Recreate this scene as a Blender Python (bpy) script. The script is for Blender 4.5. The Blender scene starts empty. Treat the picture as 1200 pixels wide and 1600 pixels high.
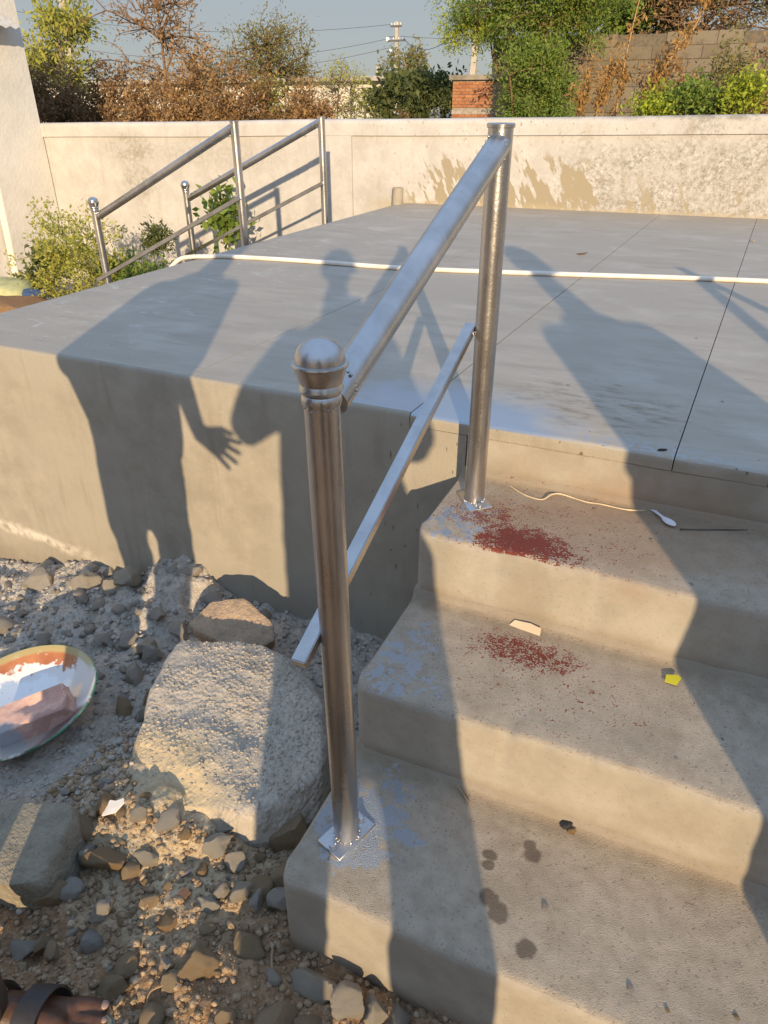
import bpy, bmesh, math, random
import numpy as np
from mathutils import Vector, Matrix

random.seed(7); RNG = np.random.default_rng(11)
SC = bpy.context.scene
COL = SC.collection
R = math.radians

# ------------------------------------------------------------------ camera
CAM_H = 0.68                       # metres above the platform surface (z = 0)
cd = bpy.data.cameras.new('camera'); cam = bpy.data.objects.new('camera', cd); COL.objects.link(cam)
cam.location = (0, 0, CAM_H)
cam.rotation_euler = (R(90 - 29.767), 0, R(24.1))
cd.sensor_fit = 'HORIZONTAL'; cd.sensor_width = 36.0; cd.lens = 36.0 * 1105 / 1200
cd.clip_start = 0.02; cd.clip_end = 5000
SC.camera = cam

# ------------------------------------------------------------------ sky + sun
AZ, EL = R(-26.6), R(13.7)         # direction the sunlight travels (from +Y towards +X), sun elevation
w = bpy.data.worlds.new('World'); SC.world = w; w.use_nodes = True
nt = w.node_tree; nt.nodes.clear()
sky = nt.nodes.new('ShaderNodeTexSky'); sky.sky_type = 'NISHITA'; sky.sun_disc = False
sky.sun_elevation = EL; sky.sun_rotation = math.pi + AZ
sky.air_density = 1.0; sky.dust_density = 0.8; sky.ozone_density = 3.0; sky.altitude = 300
# an even veil of dry-season haze over the whole sky: grey at the horizon, bluer overhead, the same all round
hz = nt.nodes.new('ShaderNodeMix'); hz.data_type = 'RGBA'; hz.inputs[0].default_value = 0.90
tcw = nt.nodes.new('ShaderNodeTexCoord'); sxw = nt.nodes.new('ShaderNodeSeparateXYZ'); nt.links.new(tcw.outputs['Generated'], sxw.inputs[0])
rmp = nt.nodes.new('ShaderNodeMapRange'); rmp.interpolation_type = 'SMOOTHSTEP'; rmp.inputs[1].default_value = .15; rmp.inputs[2].default_value = .65
nt.links.new(sxw.outputs[2], rmp.inputs[0])
hc = nt.nodes.new('ShaderNodeMix'); hc.data_type = 'RGBA'; hc.inputs[6].default_value = (1.28, 1.28, 1.32, 1); hc.inputs[7].default_value = (1.95, 2.75, 4.1, 1)
nt.links.new(rmp.outputs[0], hc.inputs[0]); nt.links.new(hc.outputs[2], hz.inputs[7])
bg = nt.nodes.new('ShaderNodeBackground'); bg.inputs[1].default_value = 0.15
wo = nt.nodes.new('ShaderNodeOutputWorld')
nt.links.new(sky.outputs[0], hz.inputs[6]); nt.links.new(hz.outputs[2], bg.inputs[0]); nt.links.new(bg.outputs[0], wo.inputs[0])
ld = bpy.data.lights.new('sun', 'SUN'); sun = bpy.data.objects.new('sun', ld); COL.objects.link(sun)
ld.energy = 3.15; ld.angle = R(0.55); ld.color = (1.0, 0.77, 0.49)
sd = Vector((math.sin(AZ) * math.cos(EL), math.cos(AZ) * math.cos(EL), -math.sin(EL)))
sun.rotation_euler = sd.to_track_quat('-Z', 'Y').to_euler(); sun.location = (3, -6, 4)
SC.view_settings.view_transform = 'Standard'; SC.view_settings.look = 'None'
SC.view_settings.gamma = 1.0; SC.view_settings.exposure = 0.86
SC.render.engine = 'CYCLES'
SC.cycles.use_denoising = True
SC.cycles.max_bounces = 6

# ------------------------------------------------------------------ helpers
def link(o):
    COL.objects.link(o); return o
def tag(o, label, cat, group=None):
    o['label'] = label; o['category'] = cat
    if group: o['group'] = group
    return o
def struct(o, label=None):
    o['kind'] = 'structure'
    if label: o['label'] = label
    return o
def mesh_obj(name, verts, faces, mat=None, parent=None, smooth=None):
    me = bpy.data.meshes.new(name)
    me.from_pydata([tuple(v) for v in verts], [], [tuple(f) for f in faces]); me.update()
    if mat: me.materials.append(mat)
    if smooth is not None:
        me.shade_smooth()
        if smooth < 179: me.set_sharp_from_angle(angle=R(smooth))
    o = bpy.data.objects.new(name, me); link(o)
    if parent: o.parent = parent
    return o
def bm_obj(name, bm, mat=None, parent=None, smooth=None):
    bmesh.ops.recalc_face_normals(bm, faces=bm.faces)
    me = bpy.data.meshes.new(name); bm.to_mesh(me); bm.free()
    if mat: me.materials.append(mat)
    if smooth is not None:
        me.shade_smooth()
        if smooth < 179: me.set_sharp_from_angle(angle=R(smooth))
    o = bpy.data.objects.new(name, me); link(o)
    if parent: o.parent = parent
    return o
def shared(name, me, parent=None):
    o = bpy.data.objects.new(name, me); link(o)
    if parent: o.parent = parent
    return o
def empty(name, loc=(0, 0, 0), rz=0):
    o = bpy.data.objects.new(name, None); link(o); o.location = loc; o.rotation_euler = (0, 0, rz)
    o.empty_display_size = .05
    return o
def box_bm(x0, x1, y0, y1, z0, z1, bev=0, seg=1):
    bm = bmesh.new()
    bmesh.ops.create_cube(bm, size=1)
    bmesh.ops.scale(bm, vec=(x1 - x0, y1 - y0, z1 - z0), verts=bm.verts)
    bmesh.ops.translate(bm, vec=((x0 + x1) / 2, (y0 + y1) / 2, (z0 + z1) / 2), verts=bm.verts)
    if bev: bmesh.ops.bevel(bm, geom=bm.edges[:], offset=bev, segments=seg, affect='EDGES', profile=.5)
    return bm
def frame_of(d):
    d = Vector(d).normalized()
    u = d.orthogonal().normalized() if abs(d.z) > .95 else Vector((0, 0, 1)).cross(d).normalized()
    return d, u, d.cross(u)
def tube(pts, radii, n=10, caps=True):
    """verts, faces of a tube through pts; radii a number or a list."""
    pts = [Vector(p) for p in pts]
    if not hasattr(radii, '__len__'): radii = [radii] * len(pts)
    V, F = [], []
    prev = None
    for i, p in enumerate(pts):
        a = pts[max(i - 1, 0)]; b = pts[min(i + 1, len(pts) - 1)]
        d, u, v = frame_of(b - a)
        if prev is not None:
            u = (prev - d * prev.dot(d)); u = u.normalized() if u.length > 1e-6 else prev; v = d.cross(u)
        prev = u
        for k in range(n):
            t = 2 * math.pi * k / n
            V.append(p + (u * math.cos(t) + v * math.sin(t)) * radii[i])
    for i in range(len(pts) - 1):
        for k in range(n):
            F.append((i * n + k, i * n + (k + 1) % n, (i + 1) * n + (k + 1) % n, (i + 1) * n + k))
    if caps:
        F.append(tuple(range(n - 1, -1, -1))); F.append(tuple(range((len(pts) - 1) * n, len(pts) * n)))
    return V, F
def tube_obj(name, pts, radii, mat, parent=None, n=16, smooth=40):
    V, F = tube(pts, radii, n); return mesh_obj(name, V, F, mat, parent, smooth)
def lathe(name, prof, at, mat, parent=None, n=32, smooth=35):
    V, F = [], []
    for (r, z) in prof:
        for k in range(n):
            t = 2 * math.pi * k / n
            V.append((at[0] + r * math.cos(t), at[1] + r * math.sin(t), at[2] + z))
    for i in range(len(prof) - 1):
        for k in range(n):
            F.append((i * n + k, i * n + (k + 1) % n, (i + 1) * n + (k + 1) % n, (i + 1) * n + k))
    F.append(tuple(range(n - 1, -1, -1))); F.append(tuple(range((len(prof) - 1) * n, len(prof) * n)))
    return mesh_obj(name, V, F, mat, parent, smooth)
# vectorised value noise
def _h(ix, iy, iz, s):
    n = (ix * 374761393 + iy * 668265263 + iz * 1274126177 + s * 974634777) & 0xFFFFFFFF
    n = ((n ^ (n >> 13)) * 1274126177) & 0xFFFFFFFF
    return ((n ^ (n >> 16)) & 0xFFFF) / 65535.0
def vnoise(x, y, z=0, s=0):
    x, y, z = np.broadcast_arrays(np.asarray(x, float), np.asarray(y, float), np.asarray(z, float))
    ix, iy, iz = np.floor(x).astype(np.int64), np.floor(y).astype(np.int64), np.floor(z).astype(np.int64)
    fx, fy, fz = x - ix, y - iy, z - iz
    fx, fy, fz = [f * f * (3 - 2 * f) for f in (fx, fy, fz)]
    r = 0
    for a in (0, 1):
        for b in (0, 1):
            for c in (0, 1):
                r = r + _h(ix + a, iy + b, iz + c, s) * (fx if a else 1 - fx) * (fy if b else 1 - fy) * (fz if c else 1 - fz)
    return r - .5
def fbm(x, y, z=0, o=4, s=0):
    r, a = 0, 1.0
    for k in range(o):
        r = r + a * vnoise(x * 2 ** k, y * 2 ** k, np.asarray(z) * 2 ** k, s + k); a *= .5
    return r
def sstep(x):
    x = np.clip(x, 0, 1); return x * x * (3 - 2 * x)

# ------------------------------------------------------------------ materials
class MT:
    def __init__(s, name):
        s.m = bpy.data.materials.new(name); s.m.use_nodes = True; s.t = s.m.node_tree
        s.t.nodes.clear()
        s.out = s.t.nodes.new('ShaderNodeOutputMaterial'); s.b = s.t.nodes.new('ShaderNodeBsdfPrincipled')
        s.t.links.new(s.b.outputs[0], s.out.inputs[0])
        s.tc = s.t.nodes.new('ShaderNodeTexCoord'); s.P = s.tc.outputs['Object']
        s._geo = None
    def set(s, sock, v):
        if isinstance(v, bpy.types.NodeSocket): s.t.links.new(v, sock)
        else:
            if hasattr(sock.default_value, '__len__') and hasattr(v, '__len__') and len(sock.default_value) == 4 and len(v) == 3: v = (*v, 1)
            sock.default_value = v
    def N(s, typ, ins=None, out=0, **props):
        n = s.t.nodes.new(typ)
        for k, v in props.items(): setattr(n, k, v)
        for k, v in (ins or {}).items(): s.set(n.inputs[k], v)
        return n.outputs[out]
    def math(s, op, a, b=0.0, c=0.0, clamp=False):
        return s.N('ShaderNodeMath', {0: a, 1: b, 2: c}, operation=op, use_clamp=clamp)
    def mix(s, f, a, b, mode='MIX'):
        return s.N('ShaderNodeMix', {0: f, 6: a, 7: b}, out=2, data_type='RGBA', blend_type=mode)
    def noise(s, scale, detail=4, rough=.55, vec=None, dist=0.0):
        return s.N('ShaderNodeTexNoise', {'Vector': vec or s.P, 'Scale': scale, 'Detail': detail, 'Roughness': rough, 'Distortion': dist})
    def vor(s, scale, vec=None, out=0, feature='F1'):
        return s.N('ShaderNodeTexVoronoi', {'Vector': vec or s.P, 'Scale': scale}, out=out, feature=feature)
    def map(s, x, a, b, c=0.0, d=1.0, smooth=True):
        return s.N('ShaderNodeMapRange', {0: x, 1: a, 2: b, 3: c, 4: d}, interpolation_type='SMOOTHSTEP' if smooth else 'LINEAR')
    def ramp(s, x, stops):
        n = s.t.nodes.new('ShaderNodeValToRGB'); s.set(n.inputs[0], x)
        e = n.color_ramp.elements
        while len(e) < len(stops): e.new(.5)
        for i, (p, c) in enumerate(stops): e[i].position = p; e[i].color = (*c, 1) if len(c) == 3 else c
        return n.outputs[0]
    def scl(s, v, vec=None):
        return s.N('ShaderNodeVectorMath', {0: vec or s.P, 1: v}, operation='MULTIPLY')
    def off(s, v, vec=None):
        return s.N('ShaderNodeVectorMath', {0: vec or s.P, 1: v}, operation='ADD')
    def blob(s, c, r, edge=.5, nscale=12, namt=.5):
        """1 inside an ellipsoid at c with radii r, ragged edge."""
        d = s.N('ShaderNodeVectorMath', {0: s.P, 1: c}, operation='SUBTRACT')
        d = s.N('ShaderNodeVectorMath', {0: d, 1: r}, operation='DIVIDE')
        d = s.N('ShaderNodeVectorMath', {0: d}, operation='LENGTH', out=1)
        if namt:
            nz = s.math('SUBTRACT', s.noise(nscale, 3), .5)
            d = s.math('MULTIPLY_ADD', nz, namt * 2, d)
        return s.map(d, 1 + edge / 2, 1 - edge / 2)
    def xyz(s, vec=None):
        n = s.t.nodes.new('ShaderNodeSeparateXYZ'); s.set(n.inputs[0], vec or s.P); return n.outputs
    def nz(s):
        g = s.t.nodes.new('ShaderNodeNewGeometry'); n = s.t.nodes.new('ShaderNodeSeparateXYZ'); s.t.links.new(g.outputs['Normal'], n.inputs[0]); return n.outputs[2]
    def island(s):
        g = s.t.nodes.new('ShaderNodeNewGeometry'); return g.outputs['Random Per Island']
    def objrand(s):
        g = s.t.nodes.new('ShaderNodeObjectInfo'); return g.outputs['Random']
    def bump(s, h, dist, strength=1.0, normal=None):
        ins = {'Strength': strength, 'Distance': dist, 'Height': h}
        if normal is not None: ins['Normal'] = normal
        return s.N('ShaderNodeBump', ins)
    def done(s, col, rough=.8, metal=0.0, normal=None, spec=.4, **kw):
        s.set(s.b.inputs['Base Color'], col); s.set(s.b.inputs['Roughness'], rough); s.set(s.b.inputs['Metallic'], metal)
        s.b.inputs['Specular IOR Level'].default_value = spec
        if normal is not None: s.set(s.b.inputs['Normal'], normal)
        for k, v in kw.items(): s.set(s.b.inputs[k.replace('_', ' ')], v)
        return s.m
def simple(name, col, rough=.7, metal=0.0, var=.25, nscale=20, bump=0.0, bscale=60, spec=.4):
    m = MT(name); n = m.noise(nscale)
    c = m.mix(m.map(n, .3, .7), tuple(x * (1 - var) for x in col), tuple(min(1, x * (1 + var)) for x in col))
    nb = m.bump(m.noise(bscale, 5), bump) if bump else None
    return m.done(c, rough, metal, nb, spec)

YF_, Z1_, Y1_, Z2_, Y2_, Z3_ = 1.575, -.145, 1.261, -.320, .940, -.506
SILVER = (.42, .46, .51)
def concrete(name, kind):
    m = MT(name); x, y, z = m.xyz()
    big = m.noise(2.2, 5, .6); mid = m.noise(9, 6, .62); fine = m.noise(160, 3, .7); grit = m.noise(420, 2, .6)
    silver = 0.0; rough = .82
    if kind == 'top':
        st = m.noise(7, 5, .62, vec=m.scl((.35, 1.6, 1)), dist=.6)
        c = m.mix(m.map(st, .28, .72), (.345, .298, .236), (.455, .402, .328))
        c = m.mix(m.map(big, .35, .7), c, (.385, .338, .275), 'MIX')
        tr = m.noise(16, 6, .7, vec=m.scl((.5, 2.6, 1)), dist=1.2)              # dark trowel scuffs
        c = m.mix(m.math('MULTIPLY', m.map(tr, .60, .74), .50), c, (.20, .175, .15))
        sc_ = m.noise(30, 4, .6, vec=m.scl((.22, 3.0, 1)), dist=.8)
        c = m.mix(m.math('MULTIPLY', m.math('MULTIPLY', m.map(sc_, .63, .70), m.map(big, .40, .60)), .42), c, (.19, .165, .14))
        c = m.mix(m.math('MULTIPLY', m.map(m.noise(3.2, 5, .6), .52, .70), .35), c, (.56, .50, .42))
        # pale lime scuffs on the left of the slab
        lm = m.noise(10, 5, .65, vec=m.scl((1, 1.5, 1)), dist=1.0)
        lm = m.math('MULTIPLY', m.map(lm, .58, .70), m.map(x, -1.45, -1.95))
        c = m.mix(m.math('MULTIPLY', lm, .55), c, (.62, .58, .53))
        # brown muddy scuff near the steps
        mud = m.math('MULTIPLY', m.blob((-.20, 1.83, 0), (.24, .17, .2), .9, 14, .6), m.map(m.noise(22, 6, .7, vec=m.scl((.6, 1.8, 1))), .45, .68))
        c = m.mix(m.math('MULTIPLY', mud, .75), c, (.20, .15, .09))
        silver = m.math('MULTIPLY', m.blob((-.56, 1.58, 0), (.30, .22, .12), .8, 10, .35), .85)
        sil2 = m.math('MULTIPLY', m.blob((-.15, 1.575, 0), (.35, .07, .05), .8, 14, .4), m.map(m.noise(60, 4), .4, .7))
        silver = m.math('MAXIMUM', silver, m.math('MULTIPLY', sil2, .6))
        dots = m.math('MULTIPLY', m.map(m.noise(75, 2, .5), .70, .74), m.map(y, 1.95, 1.60))
        c = m.mix(m.math('MULTIPLY', dots, .8), c, (.10, .07, .055))
        h = m.math('MULTIPLY_ADD', tr, .7, m.math('MULTIPLY', fine, .25)); nrm = m.bump(h, .0018, .8)
        rough = m.map(st, .3, .7, .62, .80)
    elif kind == 'face':
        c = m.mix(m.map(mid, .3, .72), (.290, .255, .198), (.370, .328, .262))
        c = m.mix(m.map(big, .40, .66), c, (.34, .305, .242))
        v = m.noise(5, 6, .65, vec=m.scl((3.2, 1, .45)))
        c = m.mix(m.math('MULTIPLY', m.map(v, .52, .72), .4), c, (.24, .20, .145))
        # salt line near the ground, rising to the left
        wob = m.math('MULTIPLY_ADD', m.noise(5, 4), .10, m.math('MULTIPLY_ADD', x, -.105, -1.03))
        dl = m.math('ABSOLUTE', m.math('SUBTRACT', z, wob))
        salt = m.math('MULTIPLY', m.math('MULTIPLY', m.map(dl, .040, .004), m.map(x, -1.75, -2.15)), m.map(m.noise(30, 4), .30, .60))
        c = m.mix(m.math('MULTIPLY', salt, .8), c, (.66, .60, .50))
        ls = m.math('MULTIPLY', m.map(m.noise(26, 5, .7), .66, .72), .45)
        c = m.mix(ls, c, (.50, .45, .37))
        drip = m.math('MULTIPLY', m.map(m.noise(60, 2, .5, vec=m.scl((1.3, 1, .4))), .70, .74), m.map(x, -1.05, -.5))
        c = m.mix(m.math('MULTIPLY', drip, .75), c, (.09, .055, .04))
        damp = m.map(m.math('MULTIPLY_ADD', m.noise(6, 4), .16, z), -.68, -.84)
        c = m.mix(m.math('MULTIPLY', damp, .5), c, (.19, .155, .11))
        h = m.math('MULTIPLY_ADD', v, .9, m.math('MULTIPLY_ADD', fine, .5, m.math('MULTIPLY', mid, 1.2))); nrm = m.bump(h, .003, .9)
    else:   # steps
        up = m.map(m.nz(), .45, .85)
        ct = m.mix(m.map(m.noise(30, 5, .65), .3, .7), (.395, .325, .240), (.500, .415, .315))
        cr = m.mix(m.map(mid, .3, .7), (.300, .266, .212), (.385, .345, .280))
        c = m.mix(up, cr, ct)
        c = m.mix(m.math('MULTIPLY', m.map(m.noise(6, 6, .65), .5, .7), .5), c, (.30, .235, .16))
        spk = m.math('MULTIPLY', m.map(m.noise(170, 2, .5), .62, .70), m.map(up, 0, 1, .25, .50))
        c = m.mix(spk, c, (.12, .095, .075))
        warm = m.blob((-.05, 1.45, -.145), (.34, .15, .1), .9, 8, .5)
        c = m.mix(m.math('MULTIPLY', warm, .55), c, (.36, .22, .12))
        dirt = None
        for yk, zk in ((YF_, Z1_), (Y1_, Z2_), (Y2_, Z3_)):
            dk_ = m.math('MULTIPLY', m.map(m.math('MULTIPLY_ADD', m.noise(18, 4), .06, m.math('ABSOLUTE', m.math('SUBTRACT', y, yk))), .085, .030), m.map(m.math('ABSOLUTE', m.math('SUBTRACT', z, zk)), .05, .015))
            dirt = dk_ if dirt is None else m.math('MAXIMUM', dirt, dk_)
        c = m.mix(m.math('MULTIPLY', dirt, .45), c, (.20, .150, .095))
        # red-brown primer splatter
        sp = m.noise(230, 3, .6, vec=m.scl((1, 1.25, 1))); spl = m.noise(60, 4, .6)
        d1 = m.math('MAXIMUM', m.blob((-.262, 1.318, -.145), (.135, .080, .09), 1.9, 9, .7), m.math('MULTIPLY', m.blob((-.36, 1.40, -.145), (.10, .10, .06), 1.8, 9, .6), .66))
        d1 = m.math('MAXIMUM', d1, m.math('MULTIPLY', m.blob((-.24, 1.40, -.145), (.34, .22, .06), 1.6, 9, .4), .40))
        d2 = m.math('MULTIPLY', m.blob((-.195, 1.170, -.32), (.13, .060, .06), 1.7, 9, .45), .74)
        d2 = m.math('MAXIMUM', d2, m.math('MULTIPLY', m.blob((-.15, 1.10, -.32), (.33, .17, .06), 1.6, 7, .5), .36))
        dd = m.math('MAXIMUM', d1, d2)
        red = m.math('MULTIPLY_ADD', m.math('SUBTRACT', sp, .5), 1.9, m.math('MULTIPLY_ADD', m.math('SUBTRACT', spl, .5), 1.4, m.math('MULTIPLY', dd, 1.04)))
        red = m.math('MULTIPLY', m.map(red, .58, .72), m.math('MULTIPLY', m.map(dd, .02, .1), m.map(up, 0, .25)))
        rc = m.mix(m.noise(60, 3), (.12, .022, .015), (.26, .056, .032))
        c = m.mix(red, c, rc)
        # dark spots of damp on the lowest tread
        wet = None
        for (cx, cy, r) in ((-.155, .818, .0125), (-.152, .800, .011), (-.092, .866, .012), (-.083, .850, .016), (-.135, .742, .017), (-.112, .722, .018), (-.052, .682, .016)):
            bb = m.blob((cx, cy, -.506), (r, r, .03), .5, 55, .55)
            wet = bb if wet is None else m.math('MAXIMUM', wet, bb)
        c = m.mix(m.math('MULTIPLY', wet, .72), c, (.085, .06, .04))
        # silver paint: rags, drips and overspray
        pn = m.noise(34, 5, .62); pf = m.noise(120, 3, .6)
        sv = None
        for (c0, r0, k) in (((-.425, 1.04, -.32), (.075, .16, .05), .74), ((-.36, 1.00, -.32), (.07, .05, .05), .66),
                            ((-.40, .775, -.506), (.105, .095, .05), .98), ((-.36, .865, -.506), (.05, .05, .05), .75), ((-.31, .79, -.506), (.045, .02, .05), .95), ((-.40, .93, -.506), (.05, .04, .05), .6),
                            ((-.41, 1.36, -.145), (.095, .12, .05), .70), ((-.12, .735, -.506), (.03, .03, .03), .5),
                            ((-.31, 1.30, -.145), (.2, .045, .03), .42)):
            b0 = m.math('MULTIPLY', m.blob(c0, r0, 1.0, 10, .35), k)
            sv = b0 if sv is None else m.math('MAXIMUM', sv, b0)
        silver = m.map(m.math('MULTIPLY_ADD', m.math('SUBTRACT', pn, .5), 1.9, m.math('MULTIPLY_ADD', m.math('SUBTRACT', pf, .5), .9, m.math('MULTIPLY', sv, .85))), .60, .66)
        silver = m.math('MULTIPLY', m.math('MULTIPLY', silver, m.map(sv, .03, .12)), m.map(up, .0, .6))
        silver = m.math('MULTIPLY', silver, m.map(red, 0, 1, 1, .1))
        edge = m.map(m.math('MULTIPLY_ADD', m.noise(7, 4), .05, z), -.62, -.70)
        c = m.mix(m.math('MULTIPLY', edge, .7), c, (.22, .155, .09))
        hb = m.math('MULTIPLY_ADD', m.noise(480, 2, .7), 1.0, m.math('MULTIPLY', m.noise(210, 2), .28))
        ht = m.math('MULTIPLY', hb, m.map(up, 0, 1, .16, 1.0))
        h = m.math('MULTIPLY_ADD', mid, .5, ht); nrm = m.bump(h, .0034, 1.0)
    c = m.mix(silver, c, SILVER)
    rr = m.math('MULTIPLY_ADD', silver, -.40, rough) if not isinstance(rough, float) else m.math('MULTIPLY_ADD', silver, -.40, rough)
    return m.done(c, rr, m.math('MULTIPLY', silver, .85), nrm, .35)
M_TOP = concrete('slab_concrete', 'top'); M_FACE = concrete('plaster_concrete', 'face'); M_STEP = concrete('step_concrete', 'step')

def steel():
    m = MT('silver_paint_steel'); n = m.noise(14, 4, .6, vec=m.scl((1, 1, .35))); f = m.noise(300, 2)
    c = m.mix(m.map(n, .3, .7), (.42, .405, .39), (.55, .53, .515))
    rust = m.math('MULTIPLY', m.map(m.noise(45, 5, .7), .68, .73), .3)
    c = m.mix(rust, c, (.30, .24, .20))
    h = m.math('MULTIPLY_ADD', m.noise(120, 3), .6, m.math('MULTIPLY', f, .25))
    return m.done(c, m.map(n, .3, .7, .24, .34), .96, m.bump(h, .0012, .55), .5)
M_STEEL = steel()
M_WELD = simple('weld_bead', (.55, .54, .53), .25, .95, .3, 90, .002, 200)
M_DARK = simple('dark_gap', (.02, .02, .02), .9)

def whitewash(name, dirt=1.0):
    m = MT(name); x, y, z = m.xyz()
    n1 = m.noise(1.3, 6, .65); n2 = m.noise(6, 6, .7); n3 = m.noise(34, 4, .65)
    c = m.mix(m.map(n2, .3, .7), (.445, .425, .40), (.55, .53, .505))
    right = m.map(x, -1.75, -.6)
    n4 = m.noise(75, 4, .7)
    mo = m.math('MULTIPLY_ADD', n1, .65, m.math('MULTIPLY', n2, .45))
    mo = m.math('MULTIPLY', m.map(m.math('MULTIPLY_ADD', m.map(z, .62, .25), .12, mo), .48, .67), m.map(m.math('MULTIPLY_ADD', n4, .45, m.math('MULTIPLY', n3, .55)), .34, .66))
    c = m.mix(m.math('MULTIPLY', mo, m.map(right, 0, 1, .12, .92)), c, (.19, .172, .13))
    stn = m.math('MAXIMUM', m.blob((-5.10, 0, .36), (.26, 3, .13), 1.0, 5, .5), m.math('MAXIMUM', m.blob((-5.05, 0, .08), (.16, 3, .16), .9, 6, .5), m.math('MULTIPLY', m.blob((-4.2, 0, .33), (.7, 3, .12), 1.2, 5, .6), .5)))
    c = m.mix(m.math('MULTIPLY', m.math('MULTIPLY', stn, m.map(m.math('MULTIPLY_ADD', n3, .5, m.math('MULTIPLY', n2, .5)), .36, .62)), .85), c, (.27, .24, .19))
    run = m.noise(7, 5, .6, vec=m.scl((2.4, 1, .35)))
    c = m.mix(m.math('MULTIPLY', m.map(run, .55, .75), .38 * dirt), c, (.37, .325, .245))
    # splashes of cement: bare ochre streaks thrown up from the slab, leaning to the right
    rv = m.N('ShaderNodeVectorRotate', {'Vector': m.P, 'Axis': (0, 1, 0), 'Angle': R(28)}, rotation_type='AXIS_ANGLE')
    sv = m.scl((1.0, 1, .28), rv)
    sp = m.math('MULTIPLY_ADD', m.noise(13, 3, .5, vec=sv), .62, m.math('MULTIPLY', m.noise(42, 3, .5, vec=sv), .38))
    low = m.math('MULTIPLY', m.map(z, .50, .02), m.math('MULTIPLY', m.map(x, -2.55, -1.95), m.map(x, -.75, -1.15, .25, 1)))
    spm = m.map(m.math('MULTIPLY_ADD', low, .17, sp), .605, .640)
    c = m.mix(m.math('MULTIPLY', spm, m.map(low, .03, .3)), c, (.315, .270, .190))
    dots = m.math('MULTIPLY', m.map(m.noise(58, 2, .5, vec=m.scl((1, 1, .6))), .665, .70), m.map(x, -3.2, -2.4))
    c = m.mix(m.math('MULTIPLY', dots, .75), c, (.28, .24, .17))
    edg = m.math('MULTIPLY', m.map(z, .590, .625), m.map(n2, .4, .6)); c = m.mix(m.math('MULTIPLY', edg, m.map(x, -2.6, .2, .15, .8)), c, (.22, .205, .17))
    base = m.map(m.math('MULTIPLY_ADD', m.noise(12, 4), .09, z), .085, .03)
    c = m.mix(m.math('MULTIPLY', base, m.map(x, -2.9, -2.4, 0, .75)), c, (.40, .335, .225))
    h = m.math('MULTIPLY_ADD', n3, .5, n2)
    return m.done(c, .88, 0, m.bump(h, .0035, .7), .2)
M_WALL = whitewash('lime_washed_wall')
M_HOUSE = simple('house_white_paint', (.70, .67, .61), .8, 0, .06, 3, .004, 30, .2)

def soil():
    m = MT('rubble_soil'); x, y, z = m.xyz()
    n = m.noise(5, 6, .65); f = m.noise(60, 4, .7)
    brown = m.mix(m.map(f, .3, .7), (.235, .138, .070), (.42, .275, .160))
    grey = m.mix(m.map(f, .3, .7), (.375, .332, .275), (.525, .472, .405))
    sand = m.mix(m.map(f, .3, .7), (.44, .335, .20), (.60, .49, .33))
    g = m.map(m.math('MULTIPLY_ADD', n, .7, m.math('MULTIPLY_ADD', y, .9, m.math('MULTIPLY', x, -.35))), 1.10, 1.55)
    c = m.mix(g, brown, grey)
    sm = m.blob((-.83, .72, -.68), (.26, .20, .3), .9, 9, .6)
    c = m.mix(m.math('MULTIPLY', sm, .9), c, sand)
    far = m.map(y, 2.2, 3.4)
    c = m.mix(far, c, (.24, .18, .11))
    h = m.math('MULTIPLY_ADD', m.noise(110, 4, .7), 1.0, m.math('MULTIPLY', m.vor(70), .9))
    return m.done(c, .95, 0, m.bump(h, .006, 1.0), .15)
M_SOIL = soil()
def stone(name, a, b, dust=(.30, .27, .235), dk=.5, island=False, bscale=55):
    m = MT(name); rnd = m.island() if island else m.objrand()
    P = m.N('ShaderNodeVectorMath', {0: m.P, 1: m.N('ShaderNodeCombineXYZ', {0: m.math('MULTIPLY', rnd, 37.), 1: m.math('MULTIPLY', rnd, 91.)})}, operation='ADD')
    n = m.noise(24, 5, .65, vec=P); f = m.noise(120, 3, .7, vec=P)
    c = m.mix(rnd, a, b)
    c = m.mix(m.map(n, .42, .66), c, tuple(v * .72 for v in a))
    c = m.mix(m.math('MULTIPLY', m.map(m.noise(70, 4, .7, vec=P), .56, .66), .55), c, tuple(min(1, v * 1.35) for v in b))
    c = m.mix(m.math('MULTIPLY', m.math('MULTIPLY', m.map(m.nz(), -.6, .6), m.map(f, .25, .60)), dk), c, dust)
    h = m.math('MULTIPLY_ADD', f, .5, n)
    return m.done(c, .9, 0, m.bump(m.math('MULTIPLY_ADD', m.noise(60, 4, .7, vec=P), .8, h), .010, .9), .2)
M_ROCKG = stone('grey_cement_lump', (.49, .43, .35), (.60, .535, .445), (.62, .555, .47), .8)
M_ROCKB = stone('brown_stone', (.46, .30, .16), (.58, .41, .24), (.58, .46, .30), .5)
M_ROCKO = stone('ochre_stone', (.52, .32, .14), (.46, .27, .14), (.52, .42, .28), .4)
M_ROCKW = stone('pale_stone', (.64, .55, .42), (.54, .46, .35), (.66, .58, .46), .6)
M_GRAVEL = stone('mixed_gravel', (.38, .34, .29), (.58, .53, .46), (.54, .49, .42), .6, island=True)
M_GRAVB = stone('brown_gravel', (.27, .170, .098), (.54, .405, .265), (.47, .35, .225), .45, island=True)
M_GRIT = stone('boulder_grit', (.44, .38, .305), (.60, .53, .44), (.54, .475, .39), .6, island=True)
M_SLAB = stone('flat_brown_slab_stone', (.46, .30, .175), (.48, .32, .19), (.45, .40, .33), .4)
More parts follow.
